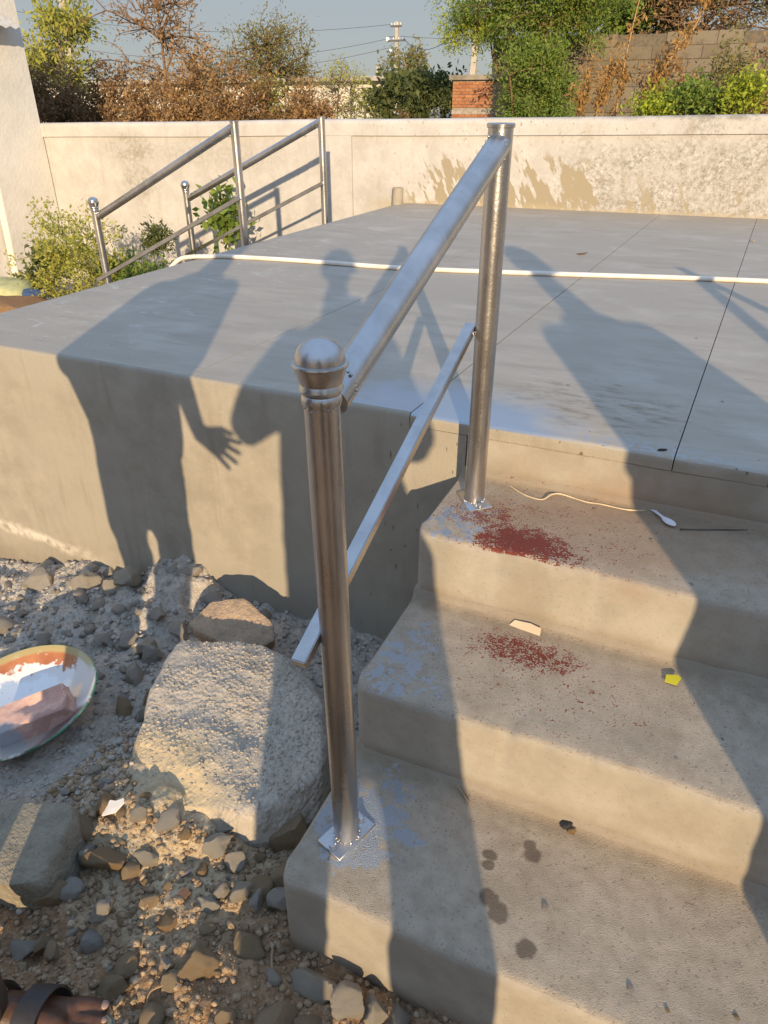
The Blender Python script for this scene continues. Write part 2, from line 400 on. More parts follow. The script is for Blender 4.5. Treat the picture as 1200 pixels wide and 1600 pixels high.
def boulder_mat():
    m = MT('dusty_boulder'); x, y, z = m.xyz()
    n = m.noise(7, 6, .65); f = m.noise(130, 4, .7); v = m.vor(85)
    c = m.mix(m.map(f, .3, .7), (.395, .340, .270), (.555, .490, .405))
    c = m.mix(m.math('MULTIPLY', m.blob((-.93, .80, -.66), (.17, .13, .2), .9, 8, .5), .75), c, (.60, .46, .26))
    c = m.mix(m.math('MULTIPLY', m.map(n, .52, .7), .5), c, (.36, .30, .23))
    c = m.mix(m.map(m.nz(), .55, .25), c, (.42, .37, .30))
    gr = m.math('MULTIPLY', m.math('SUBTRACT', 1.0, v), m.map(m.noise(14, 3), .38, .62))
    h = m.math('MULTIPLY_ADD', gr, .9, m.math('MULTIPLY_ADD', f, .5, n))
    return m.done(c, .95, 0, m.bump(h, .0065, 1.0), .15)
M_BOULDER = boulder_mat()

# ------------------------------------------------------------------ ground
ST_L, ST_R = -.488, 1.135                    # steps, left and right end
YF, Z1, Y1, Z2, Y2, Z3, Y3 = 1.575, -.145, 1.261, -.320, .940, -.506, .6245
def ground_z(x, y, rough=True):
    x = np.asarray(x, float); y = np.asarray(y, float)
    z = -.705 - .075 * sstep((-.85 - x) / .7) - .05 * sstep((y - .75) / .5) * sstep((-.4 - x) / .3) - .09 * sstep((-1.75 - x) / .5)
    near = sstep((3.0 - np.abs(x + .8)) / 1.5) * sstep((2.4 - y) / .6) * sstep((y + 1.5) / 1.2)
    z = z + .150 * np.exp(-((x + 1.47) / .17) ** 2 - ((y - 1.60) / .20) ** 2)
    z = z + .045 * np.exp(-((x + 1.95) / .20) ** 2 - ((y - 1.56) / .16) ** 2)
    z = z + .070 * np.exp(-((x + .92) / .17) ** 2 - ((y - .76) / .12) ** 2)
    z = z - .030 * np.exp(-((x + .52) / .10) ** 2 - ((y - 1.02) / .25) ** 2)
    z = z - .11 * sstep((y - 2.5) / 1.5)
    if rough:
        z = z + near * (.030 * fbm(x * 5, y * 5, 0, 3, 3) + .032 * fbm(x * 22, y * 22, 0, 3, 9)
                        + .05 * np.exp(-((x + 1.45) / .3) ** 2 - ((y - 1.5) / .25) ** 2) * fbm(x * 30, y * 30, 0, 3, 21))
    return z
def axis(lo, hi, step, far):
    a = list(np.arange(lo, hi, step)); g = step; l, r = [lo], [a[-1]]
    while l[-1] > -far: g *= 1.35; l.append(l[-1] - g)
    g = step
    while r[-1] < far: g *= 1.35; r.append(r[-1] + g)
    return np.array(l[::-1][:-1] + a + r[1:])
xs, ys = axis(-2.7, .4, .0125, 600), axis(.05, 1.72, .0125, 600)
GX, GY = np.meshgrid(xs, ys); GZ = ground_z(GX, GY)
GZ = np.where((GY > 1.62) & (GY < 2.6), np.minimum(GZ, -.8), GZ)
nx, ny = len(xs), len(ys)
V = np.stack([GX.ravel(), GY.ravel(), GZ.ravel()], 1)
F = [(j * nx + i, j * nx + i + 1, (j + 1) * nx + i + 1, (j + 1) * nx + i) for j in range(ny - 1) for i in range(nx - 1)]
struct(mesh_obj('ground', V.tolist(), F, M_SOIL, smooth=180))

# ------------------------------------------------------------------ platform, slab panels, steps
platform = struct(empty('platform'), 'grey concrete platform with scored slabs and three steps')
PL = -2.48
def wall_y(x): return 5.95 + .05 * x
def panel(x0, x1, zb, nm='slab_panel', yf=None):
    """slab between two slightly skewed joints; x0/x1 at the front edge; lean .047 m per m."""
    ln = .047 if x0 > PL + .01 else 0.0
    n = 20; YF = yf if yf else 1.575; flat = yf is not None
    ys_ = np.linspace(YF, 6.1, n); g = .0013
    bm = bmesh.new(); top = []
    prof = []
    r = .012
    V_, F_ = [], []
    rows = []
    def row(y, z, dy=0):
        a = x0 + g + (ln * (y - YF) if x0 > PL + .01 else 0); b = x1 - g + .047 * (y - YF)
        m_ = 14; i0 = len(V_)
        for k in range(m_ + 1):
            t = k / m_; xx = a + (b - a) * t
            wob = 0
            if dy: wob = .004 * float(fbm(xx * 6, 3.1, 0, 3, 5))
            zz = z
            if k == 0 and x0 <= PL + .01 and z > -.01: zz = z - .010
            V_.append((xx, y + wob, zz))
        rows.append(list(range(i0, i0 + m_ + 1)))
    if flat: row(YF, zb); row(YF, 0)
    else:
        row(YF, zb, 1); row(YF, zb * .6, 1); row(YF, -r, 1)
        for k in (1, 2): row(YF + r * (1 - math.cos(k * math.pi / 6)), -r + r * math.sin(k * math.pi / 6), 1)
        row(YF + r, 0, 1)
    for y in ys_[1:]: row(y, 0)
    row(6.1, zb)
    for i in range(len(rows) - 1):
        for k in range(len(rows[0]) - 1):
            F_.append((rows[i][k], rows[i][k + 1], rows[i + 1][k + 1], rows[i + 1][k]))
    F_.append(tuple(rw[0] for rw in rows)); F_.append(tuple(rw[-1] for rw in rows)[::-1]); F_.append(tuple(rows[0][::-1] + rows[-1]))
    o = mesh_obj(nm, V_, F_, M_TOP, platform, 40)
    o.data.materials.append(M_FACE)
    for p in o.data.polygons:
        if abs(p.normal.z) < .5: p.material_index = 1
    return o
jx = [PL, -1.335, -.632, .008, .66, 1.32, 2.0, 2.7, 3.4, 4.1, 4.8]
for i in range(len(jx) - 1):
    panel(jx[i], jx[i + 1], -.6 if i < 2 else -.033, yf=YF + .0145 if i < 2 else None)
# rendered front face left of the steps, one piece with a rounded top edge
V_, F_ = [], []; xx_ = np.concatenate([np.linspace(PL, -.6335, 80), np.linspace(-.6325, -.478, 10)])
for x in xx_:
    wb = .004 * float(fbm(x * 6, 3.1, 0, 3, 5)) + .008 * float(vnoise(x * 1.4, .3, 0, 19))
    pr = [(YF + .3, -1.15), (YF, -1.15)] + [(YF, -.012 - .14 * (8 - k)) for k in range(1, 9)] + [(YF + .0035, -.0035), (YF + .0075, -.0009), (YF + .0142, 0), (YF + .0142, -.3), (YF + .3, -.3)]
    for (yy, zz) in pr:
        if x > -.633 and zz > -.0345: zz = -.0345
        q = .006 * float(fbm(x * 2.5, zz * 2.5, 0, 3, 15)) if zz < -.013 and yy == YF else 0
        V_.append((x, yy + (wb if yy < YF + .0141 else 0) + q, zz))
k_ = len(pr)
for i in range(89):
    for j in range(k_): F_.append((i * k_ + j, (i + 1) * k_ + j, (i + 1) * k_ + (j + 1) % k_, i * k_ + (j + 1) % k_))
F_.append(tuple(range(k_))); F_.append(tuple(range(89 * k_, 90 * k_))[::-1])
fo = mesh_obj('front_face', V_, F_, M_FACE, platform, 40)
bmv = box_bm(-.476, 4.95, YF + .0015, 6.05, -1.15, -.0345, .002)
bm_obj('platform_base', bmv, M_STEP, platform, 30)
def step(yf, yb, zt, zb, xl, xr, nm='step'):
    """one step: riser at y=yf, tread zt to the next riser at yb, with a worn nosing and a cove at the back."""
    prof = [(yf, zb), (yf, (zb + zt) / 2), (yf, zt - .022)]
    r = .015
    for k in range(1, 5):
        a = k * math.pi / 8; prof.append((yf + r * (1 - math.cos(a)), zt - r + r * math.sin(a)))
    m_ = 8
    for k in range(1, m_ + 1): prof.append((yf + r + (yb - .022 - yf - r) * k / m_, zt + .002 * k / m_))
    for k in range(1, 4):
        a = k * math.pi / 6; prof.append((yb - .022 + .022 * math.sin(a), zt + .002 + .022 * (1 - math.cos(a))))
    prof += [(yb + .012, zt + .030), (yb + .05, zt + .02), (yb + .05, zb)]
    nx_ = 260; xx = np.linspace(xl, xr, nx_)
    rr = .028                                           # rounded left corner
    V_, F_ = [], []; n = len(prof)
    for i, x in enumerate(xx):
        for j, (y, z) in enumerate(prof):
            dx = max(0, (xl + rr) - x); 
            yy = y; zz = z
            if j <= 8: yy = y + (rr - math.sqrt(max(rr * rr - dx * dx, 0))) * 1.0
            w1 = .007 * float(vnoise(x * 4.0, z * 3 + y * 3, 0, 4)) + .004 * float(vnoise(x * 17, z * 9 + y * 9, 0, 8))
            ch = max(0.0, float(vnoise(x * 23, zt * 50, 0, 31)) - .30) * .03 + max(0.0, float(vnoise(x * 60, zt * 50, 0, 37)) - .33) * .02
            if 3 <= j <= 6: yy += ch; zz -= ch * .8
            if 2 <= j <= 7: yy += w1; zz += w1 * .5
            elif j < n - 2: zz += .35 * w1
            if i == 0 and j > 6 and j < n - 2: zz -= .008
            V_.append((x, yy, zz))
    for i in range(nx_ - 1):
        for j in range(n - 1):
            F_.append((i * n + j, (i + 1) * n + j, (i + 1) * n + j + 1, i * n + j + 1))
    F_.append(tuple(range(n))); F_.append(tuple(range((nx_ - 1) * n, nx_ * n))[::-1])
    return mesh_obj(nm, V_, F_, M_STEP, platform, 50)
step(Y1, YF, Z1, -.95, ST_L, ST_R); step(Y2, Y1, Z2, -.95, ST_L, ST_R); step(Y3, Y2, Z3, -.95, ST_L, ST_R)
for k in range(3):                            # steps on the far left side of the platform
    bm_obj('side_step', box_bm(PL - .33 * (k + 1) - (.10 if k == 2 else 0), PL - .33 * k - .003, 3.66, 4.90, -1.1, -.15 - .19 * k, .012, 2), M_STEP, platform, 40)

# ------------------------------------------------------------------ handrails
def handrail(x, p_hi, p_lo, rail, bar, side, label, axis='Y', lean=0.0):
    """p_hi / p_lo: (along, z_base, z_top) of the tall upper post and the capped lower post; rail and bar: ((along,z),(along,z)).
    axis: 'Y' for the front steps (descends towards -Y), 'X' for the side steps (descends towards -X)."""
    def W(a, c, z): return Vector((x + c, a, z)) if axis == 'Y' else Vector((a, x - c, z))
    r = .0237
    base = W(p_lo[0], 0, p_lo[1]); t = empty('handrail', base)
    tag(t, label, 'handrail', 'silver painted pipe handrails')
    def L(v): return v - base
    def part(name, pts, rad, n=24, parent=t, mat=M_STEEL):
        V_, F_ = tube(pts, rad, n); return mesh_obj(name, V_, F_, mat, parent, 40)
    part('post', [L(W(p_hi[0], 0, p_hi[1])), L(W(p_hi[0], 0, p_hi[2]))], r)
    c = L(W(p_hi[0], 0, p_hi[2])); lathe('end_cap', [(r, -.004), (r + .0028, -.003), (r + .003, .0025), (r + .001, .0045), (.001, .005)], c, M_STEEL, t)
    part('post', [L(W(p_lo[0], 0, p_lo[1])), L(W(p_lo[0], lean, p_lo[2]))], r)
    c = L(W(p_lo[0], lean, p_lo[2]))
    prof = [(r, -.003), (.0258, -.002), (.0268, .003), (.0262, .008), (.0245, .011), (.0262, .014), (.0290, .018), (.0282, .022), (.0270, .025),
            (.0290, .030), (.0318, .039), (.0335, .046), (.0358, .0475), (.0364, .0498), (.0358, .0520), (.0326, .0530)]
    dome = [(.0320 * math.cos(a) if k else .0320, .0530 + .0290 * math.sin(a) ** .9) for k, a in enumerate(np.linspace(0, math.pi / 2 * .97, 12))]
    prof2 = prof + dome
    cap = lathe('post_cap', prof2, c, M_STEEL, t, 40, 28)
    rnd = random.Random(int(abs(x * 1000)))
    for k in range(34):                           # beads of weld under the cap
        a = k / 34 * 2 * math.pi; bm = bmesh.new(); bmesh.ops.create_icosphere(bm, subdivisions=1, radius=rnd.uniform(.0008, .0026))
        bmesh.ops.translate(bm, vec=c + Vector((.0240 * math.cos(a), .0240 * math.sin(a), -.003 + rnd.uniform(-.004, .003))), verts=bm.verts)
        if k == 0: acc = bm
        else:
            me_ = bpy.data.meshes.new('tmp'); bm.to_mesh(me_); bm.free(); acc.from_mesh(me_); bpy.data.meshes.remove(me_)
    bm_obj('weld_bead', acc, M_WELD, cap, 180)
    (ra, rz), (rb, rzb) = rail
    d = (W(rb, lean * .9, rzb) - W(ra, 0, rz)).normalized()
    tr = part('top_rail', [L(W(ra, 0, rz)), L(W(rb, lean * .9, rzb))], r)
    for end, s_ in ((W(ra, 0, rz), 1), (W(rb, lean * .9, rzb), -1)):       # lumpy welds where the rail meets the posts
        acc = None
        dd, u, v = frame_of(d)
        for k in range(26):
            a = k / 26 * 2 * math.pi; bm = bmesh.new(); bmesh.ops.create_icosphere(bm, subdivisions=1, radius=rnd.uniform(.0008, .0034))
            q = end + d * s_ * (.030 if s_ > 0 else .026) + (u * math.cos(a) + v * math.sin(a)) * .0226
            q += d * s_ * (-.012 * math.sin(a) if abs(v.z) > .5 else -.012 * math.cos(a)) * (1 if s_ > 0 else -1)
            bmesh.ops.translate(bm, vec=L(q) + Vector([rnd.uniform(-.003, .003) for _ in range(3)]), verts=bm.verts)
            if acc is None: acc = bm
            else:
                me_ = bpy.data.meshes.new('tmp'); bm.to_mesh(me_); bm.free(); acc.from_mesh(me_); bpy.data.meshes.remove(me_)
        bm_obj('weld_bead', acc, M_WELD, tr, 180)
    (ba, bz), (bb, bzb) = bar                    # square tube on the outer side
    A, B = L(W(ba, side * .0365, bz)), L(W(bb, side * .0365, bzb))
    d = (B - A).normalized(); sdv = Vector((1, 0, 0)) if axis == 'Y' else Vector((0, 1, 0)); upv = sdv.cross(d).normalized()
    bm = bmesh.new(); hw, hh = .0122, .0095
    bmesh.ops.create_cube(bm, size=1)
    for v in bm.verts:
        p = (A + B) / 2 + d * v.co.x * (B - A).length + sdv * v.co.y * 2 * hw + upv * v.co.z * 2 * hh; v.co = p
    bmesh.ops.bevel(bm, geom=bm.edges[:], offset=.0016, segments=2, affect='EDGES')
    bo = bm_obj('lower_bar', bm, M_STEEL, t, 40)
    for pa in (p_hi[0], p_lo[0]):                # tack welds between the bar and the posts
        zb_ = bz + (bzb - bz) * (pa - ba) / (bb - ba); acc = None
        for k in range(9):
            bm = bmesh.new(); bmesh.ops.create_icosphere(bm, subdivisions=1, radius=rnd.uniform(.0018, .0042))
            bmesh.ops.translate(bm, vec=L(W(pa + rnd.uniform(-.012, .006), side * .0245, zb_ + rnd.uniform(-.009, .009))), verts=bm.verts)
            if acc is None: acc = bm
            else:
                me_ = bpy.data.meshes.new('tmp'); bm.to_mesh(me_); bm.free(); acc.from_mesh(me_); bpy.data.meshes.remove(me_)
        bm_obj('weld_bead', acc, M_WELD, bo, 180)
    for p_ in (p_hi, p_lo):                      # flat plates welded under the posts, with two anchor bolts
        c = L(W(p_[0], 0, p_[1]))
        bm = box_bm(-.029, .029, -.049, .049, .0005, .0055, .0012)
        bmesh.ops.rotate(bm, cent=(0, 0, 0), matrix=Matrix.Rotation(R(-17 if p_ is p_lo else 38), 3, 'Z'), verts=bm.verts)
        bmesh.ops.scale(bm, vec=(1.0, 1.0, 1), verts=bm.verts)
        for v in bm.verts: v.co.z += .002 * math.sin(v.co.x * 60 + v.co.y * 40)
        bmesh.ops.translate(bm, vec=c, verts=bm.verts)
        pl = bm_obj('base_plate', bm, M_STEEL, t, 40)
        ang = R(90 - 17 if p_ is p_lo else 90 + 38)
        for s_ in (1, -1):
            q = c + Vector((.0385 * math.cos(ang) * s_, .0385 * math.sin(ang) * s_, .0055))
            lathe('anchor_bolt', [(.0100, 0), (.0100, .0016), (.0066, .0018), (.0066, .0060), (.0052, .0072), (.0005, .0074)], q, M_STEEL, pl, 16, 30)
        acc = None
        for k in range(24):
            a = k / 24 * 2 * math.pi; bm = bmesh.new(); bmesh.ops.create_icosphere(bm, subdivisions=1, radius=rnd.uniform(.001, .0032))
            bmesh.ops.translate(bm, vec=c + Vector((.0245 * math.cos(a), .0245 * math.sin(a), .006)), verts=bm.verts)
            if acc is None: acc = bm
            else:
                me_ = bpy.data.meshes.new('tmp'); bm.to_mesh(me_); bm.free(); acc.from_mesh(me_); bpy.data.meshes.remove(me_)
        bm_obj('weld_bead', acc, M_WELD, pl, 180)
    return t
RAIL = ((1.4545, .621), (.775, .346)); BAR = ((1.462, .272), (.690, -.050))
handrail(-.4125, (1.4545, Z1, .651), (.751, Z3, .353), RAIL, BAR, -1, 'big silver pipe handrail with domed post cap on the front steps, nearest the viewer', 'Y', -.011)
handrail(1.06, (1.4545, Z1, .651), (.751, Z3, .347), RAIL, BAR, 1, 'silver handrail at the right end of the front steps, casting a forked shadow')
RX = ((-2.60, .588), (-3.72, .066)); BX = ((-2.585, .226), (-3.79, -.335))
handrail(3.765, (-2.60, -.15, .612), (-3.745, -.72, .098), RX, BX, 1, 'silver handrail of the far side steps, the nearer one with the lowest ball post', 'X')
handrail(4.80, (-2.61, -.15, .622), (-3.815, -.72, .115), ((-2.61, .600), (-3.79, .075)), ((-2.60, .222), (-3.86, -.345)), 1, 'silver handrail of the far side steps, the farther one close to the white wall', 'X')

# ------------------------------------------------------------------ boundary wall, house on the left
wall = empty('boundary_wall', (0, 5.95, 0))
tag(wall, 'lime-washed white boundary wall with mould stains and rounded coping behind the platform', 'wall')
def wtop(x): return .640 + .0145 * x + .006 * float(vnoise(x * .9, 0, 0, 2))
def wall_part(name, x0, x1, d0, d1, zf0, zf1, mat, rnd=0, n=120, parent=wall):
    """strip of wall between x0 and x1: face d0 in front of the wall line, back d1; bottom/top as functions of x."""
    V_, F_ = [], []
    xs_ = np.linspace(x0, x1, n)
    for x in xs_:
        y = wall_y(x) - 5.95; a, b = zf0(x), zf1(x); h = b - a
        wob = .010 * float(vnoise(x * 1.7, 1.3, 0, 6)) + .003 * float(vnoise(x * 9, 1.3, 0, 7))
        prof = [(-d0, a), (-d0, a + h * .33), (-d0, a + h * .66)]
        if rnd:
            for k in range(5):
                t = k * math.pi / 8; prof.append((-d0 + rnd * (1 - math.cos(t)), b - rnd + rnd * math.sin(t)))
        else: prof.append((-d0, b))
        prof += [(d1, b), (d1, a)]
        for i, (yy, zz) in enumerate(prof): V_.append((x, y + yy + (wob if i < len(prof) - 2 else 0), zz + (wob * .5 if i > 2 else 0)))
    m_ = len(prof)
    for i in range(n - 1):
        for k in range(m_): F_.append((i * m_ + k, (i + 1) * m_ + k, (i + 1) * m_ + (k + 1) % m_, i * m_ + (k + 1) % m_))
    F_.append(tuple(range(m_))); F_.append(tuple(range((n - 1) * m_, n * m_))[::-1])
    bm = bmesh.new(); me = bpy.data.meshes.new('t'); me.from_pydata(V_, [], F_); bm.from_mesh(me); bpy.data.meshes.remove(me)
    return bm_obj(name, bm, mat, parent, 40)
wall_part('wall_panel', -6.6, 5.5, 0, .14, lambda x: -1.0, lambda x: wtop(x) - .115, M_WALL)
wall_part('coping', -6.6, 5.5, .020, .16, lambda x: wtop(x) - .116, wtop, M_WALL, .035)
wall_part('pilaster', -3.28, -2.88, .018, .01, lambda x: -1.0, lambda x: wtop(x) - .118, M_WALL, 0, 12)
stub = tube_obj('cement_stub', [(-2.455, 5.76, -.02), (-2.455, 5.76, .06), (-2.452, 5.762, .118), (-2.452, 5.762, .119)], [.046, .045, .043, .038], M_STEP, None, 20, 40)
tag(stub, 'short round cement stub standing at the foot of the white wall', 'stub')

house = empty('house', (-6.1, 5.2, -.9))
tag(house, 'white house corner with corrugated awning at the left end of the wall', 'house')
hw = bm_obj('wall', box_bm(-2.6, -.075, -6.5, .43, -.2, 2.75, .004), M_HOUSE, house, 30)
bm = bmesh.new()
vs = [(-.06, -.24, -.2), (0.02, -.24, -.2), (0.02, .44, -.2), (-.06, .44, -.2), (-.06, -.10, 2.78), (0.02, -.10, 2.78), (0.02, .44, 2.78), (-.06, .44, 2.78)]
vv = [bm.verts.new(v) for v in vs]
for f in ((0, 1, 2, 3), (4, 5, 6, 7), (0, 1, 5, 4), (1, 2, 6, 5), (2, 3, 7, 6), (3, 0, 4, 7)): bm.faces.new([vv[k] for k in f])
bmesh.ops.bevel(bm, geom=bm.edges[:], offset=.006, segments=2, affect='EDGES')
bm_obj('corner_pilaster', bm, M_HOUSE, house, 30)
V_, F_ = [], []
ny_ = 120
for j in range(ny_ + 1):
    y = -5.5 + 5.78 * j / ny_; wv = .012 * math.sin(y * 2 * math.pi / .10)
    for (xx, zz) in ((-.06, 2.34), (.09, 2.255), (.235, 2.175)): V_.append((xx, y, zz + wv)); V_.append((xx, y, zz + wv - .004))
for j in range(ny_):
    for k in range(2):
        a = j * 6 + k * 2; b = a + 6
        F_ += [(a, b, b + 2, a + 2), (a + 1, a + 3, b + 3, b + 1)]
    a = j * 6 + 4; F_.append((a, a + 6, a + 7, a + 1))
mesh_obj('awning_sheet', V_, F_, simple('fibre_cement_sheet', (.62, .58, .50), .85, 0, .12), house, 60)
crack = [(.024, .445 - .02 * math.sin(k * 1.7) * (k / 14) + .012 * k / 14, 1.44 - k * .085) for k in range(15)]

# ------------------------------------------------------------------ white pipe lying across the platform
hp = [(-2.60, 3.00, -.12), (-2.57, 3.02, -.05), (-2.52, 3.05, .000), (-2.47, 3.08, .0112), (-2.41, 3.12, .0112), (-2.28, 3.17, .0112), (-2.05, 3.205, .0112), (-1.80, 3.228, .0112), (-1.33, 3.262, .0112), (-.71, 3.405, .0112),
      (-.16, 3.556, .0112), (.236, 3.645, .0112), (1.2, 3.86, .0112), (2.4, 4.10, .0112), (3.5, 4.2, .0112)]
def spline(P, n=8):
    P = [Vector(p) for p in P]; out = []
    for i in range(len(P) - 1):
        p0, p1, p2, p3 = P[max(i - 1, 0)], P[i], P[i + 1], P[min(i + 2, len(P) - 1)]
        for k in range(n):
            t = k / n; out.append(.5 * ((2 * p1) + (p2 - p0) * t + (2 * p0 - 5 * p1 + 4 * p2 - p3) * t * t + (3 * p1 - p0 - 3 * p2 + p3) * t ** 3))
    out.append(P[-1]); return out
m = MT('white_pvc'); c_ = m.mix(m.map(m.noise(6, 5), .4, .7), (.80, .74, .66), (.66, .57, .46))
M_PVC = m.done(c_, .45, 0, None, .4)
o = tube_obj('water_pipe', spline(hp), .0108, M_PVC, None, 14, 60)
tag(o, 'long white plastic pipe lying across the platform', 'pipe')

# ------------------------------------------------------------------ rocks
def rock_mesh(name, seed, sub=2, planes=11, mat=None, rough=.09, soft=34):
    rg = np.random.default_rng(seed)
    bm = bmesh.new(); bmesh.ops.create_icosphere(bm, subdivisions=sub, radius=1)
    P = np.array([v.co[:] for v in bm.verts]); n = rg.normal(size=(planes, 3)); n /= np.linalg.norm(n, axis=1)[:, None]
    d = rg.uniform(.62, 1.0, planes)
    q = np.clip(P @ n.T, 1e-3, None) / d[None]
    r = 1 / (np.sum(np.clip(q, .05, None) ** soft, 1) ** (1 / soft)); r = np.minimum(r, 1.25)
    k = seed * 7.13
    r = r * (1 + rough * 2 * fbm(P[:, 0] * 2.2 + k, P[:, 1] * 2.2, P[:, 2] * 2.2, 3, seed))
    for v, rr in zip(bm.verts, r): v.co = v.co * rr
    me = bpy.data.meshes.new(name); bm.to_mesh(me); bm.free(); me.shade_smooth(); me.set_sharp_from_angle(angle=R(32))
    if mat: me.materials.append(mat)
    return me
def big_rock(name, seed, loc, size, rz, mat, label, cat='stone', tilt=(0, 0), sub=4, planes=13, rough=.08):
    o = shared(name, rock_mesh(name, seed, sub, planes, mat, rough)); o.location = loc; o.scale = size; o.rotation_euler = (R(tilt[0]), R(tilt[1]), R(rz))
    return tag(o, label, cat)
# the big dusty boulder beside the steps: outline traced on its own top, real thickness
OUT = [(-1.165, 1.19), (-1.095, 1.238), (-1.01, 1.262), (-.927, 1.277), (-.80, 1.25), (-.708, 1.194), (-.660, 1.14), (-.640, 1.09), (-.595, 1.02), (-.566, .945), (-.575, .90), (-.605, .845),
       (-.645, .790), (-.70, .770), (-.80, .745), (-.885, .735), (-.955, .755), (-1.005, .80), (-1.05, .86), (-1.075, .93), (-1.10, .98), (-1.14, 1.06), (-1.165, 1.13)]
def hull_rock(name, pts, mat, label, cat, cuts=6, amp=.006, freq=14, seed=1, keep=False):
    bm = bmesh.new()
    for p in pts: bm.verts.new(p)
    g = bmesh.ops.convex_hull(bm, input=bm.verts); bmesh.ops.delete(bm, geom=[e for e in g['geom_interior'] if isinstance(e, bmesh.types.BMVert)], context='VERTS')
    bmesh.ops.triangulate(bm, faces=bm.faces[:])
    for k in range(6):
        es = [e for e in bm.edges if e.calc_length() > .016]
        if not es: break
        bmesh.ops.subdivide_edges(bm, edges=es, cuts=1); bmesh.ops.triangulate(bm, faces=bm.faces[:])
    for k in range(2): bmesh.ops.smooth_vert(bm, verts=bm.verts, factor=.5, use_axis_x=True, use_axis_y=True, use_axis_z=True)
    bmesh.ops.recalc_face_normals(bm, faces=bm.faces); bm.normal_update()
    P = np.array([v.co[:] for v in bm.verts]); d = fbm(P[:, 0] * freq, P[:, 1] * freq, P[:, 2] * freq, 4, seed)
    for v, k in zip(bm.verts, d): v.co = v.co + v.normal * float(k) * amp * 2
    c = Vector((0, 0, 0)) if keep else Vector(P.mean(0))
    for v in bm.verts: v.co -= c
    o = bm_obj(name, bm, mat, None, 38); o.location = c; return tag(o, label, cat)
_c = (-.87, .99); _P = []
for n_, (x, y) in enumerate(OUT):
    zt = -.640 + .05 * (y - 1.0) - .03 * (x + .87) - (.030 if (y < .80 and x < -.7) else 0) + (.012 if n_ % 3 == 0 else -.006)
    _P.append((_c[0] + (x - _c[0]) * .93, _c[1] + (y - _c[1]) * .93, zt)); _P.append((_c[0] + (x - _c[0]) * 1.03, _c[1] + (y - _c[1]) * 1.03, zt - .055)); _P.append((_c[0] + (x - _c[0]) * .97, _c[1] + (y - _c[1]) * .97, -.83))
_P += [(-.95, 1.08, -.622), (-.80, 1.05, -.626), (-.86, .90, -.640)]
bo_ = hull_rock('boulder', _P, M_BOULDER, 'large flat boulder covered in cement dust and grit beside the steps', 'boulder', 6, .0115, 10, 5, True)
from mathutils.bvhtree import BVHTree
_bt = BVHTree.FromPolygons([tuple(v.co + bo_.location) for v in bo_.data.vertices], [tuple(p.vertices) for p in bo_.data.polygons])
G = lambda x, y: float(ground_z(x, y))
hull_rock('stone_slab', [(-1.235, 1.30, -.672), (-1.20, 1.375, -.630), (-1.10, 1.41, -.612), (-.985, 1.385, -.640), (-.945, 1.335, -.668), (-.99, 1.295, -.690), (-1.12, 1.275, -.684), (-1.22, 1.30, -.72), (-1.17, 1.38, -.70), (-.96, 1.36, -.72), (-1.0, 1.31, -.735), (-1.1, 1.29, -.735)], M_SLAB, 'flat tilted brown stone propped behind the dusty boulder', 'stone', 6, .006, 16, 3)
hull_rock('stone_block', [(-1.30, .53, -.618), (-1.035, .652, -.622), (-1.000, .622, -.625), (-.960, .492, -.636), (-1.015, .458, -.634), (-1.30, .43, -.626), (-1.3, .56, -.78), (-1.0, .69, -.78), (-.955, .62, -.78), (-.945, .50, -.78), (-1.02, .468, -.78), (-1.3, .44, -.78)], stone('olive_stone', (.30, .255, .185), (.32, .275, .20), (.38, .335, .25), .5), 'big grey-brown block of stone with a sunlit stripe at the left edge', 'stone', 6, .005, 18, 8)
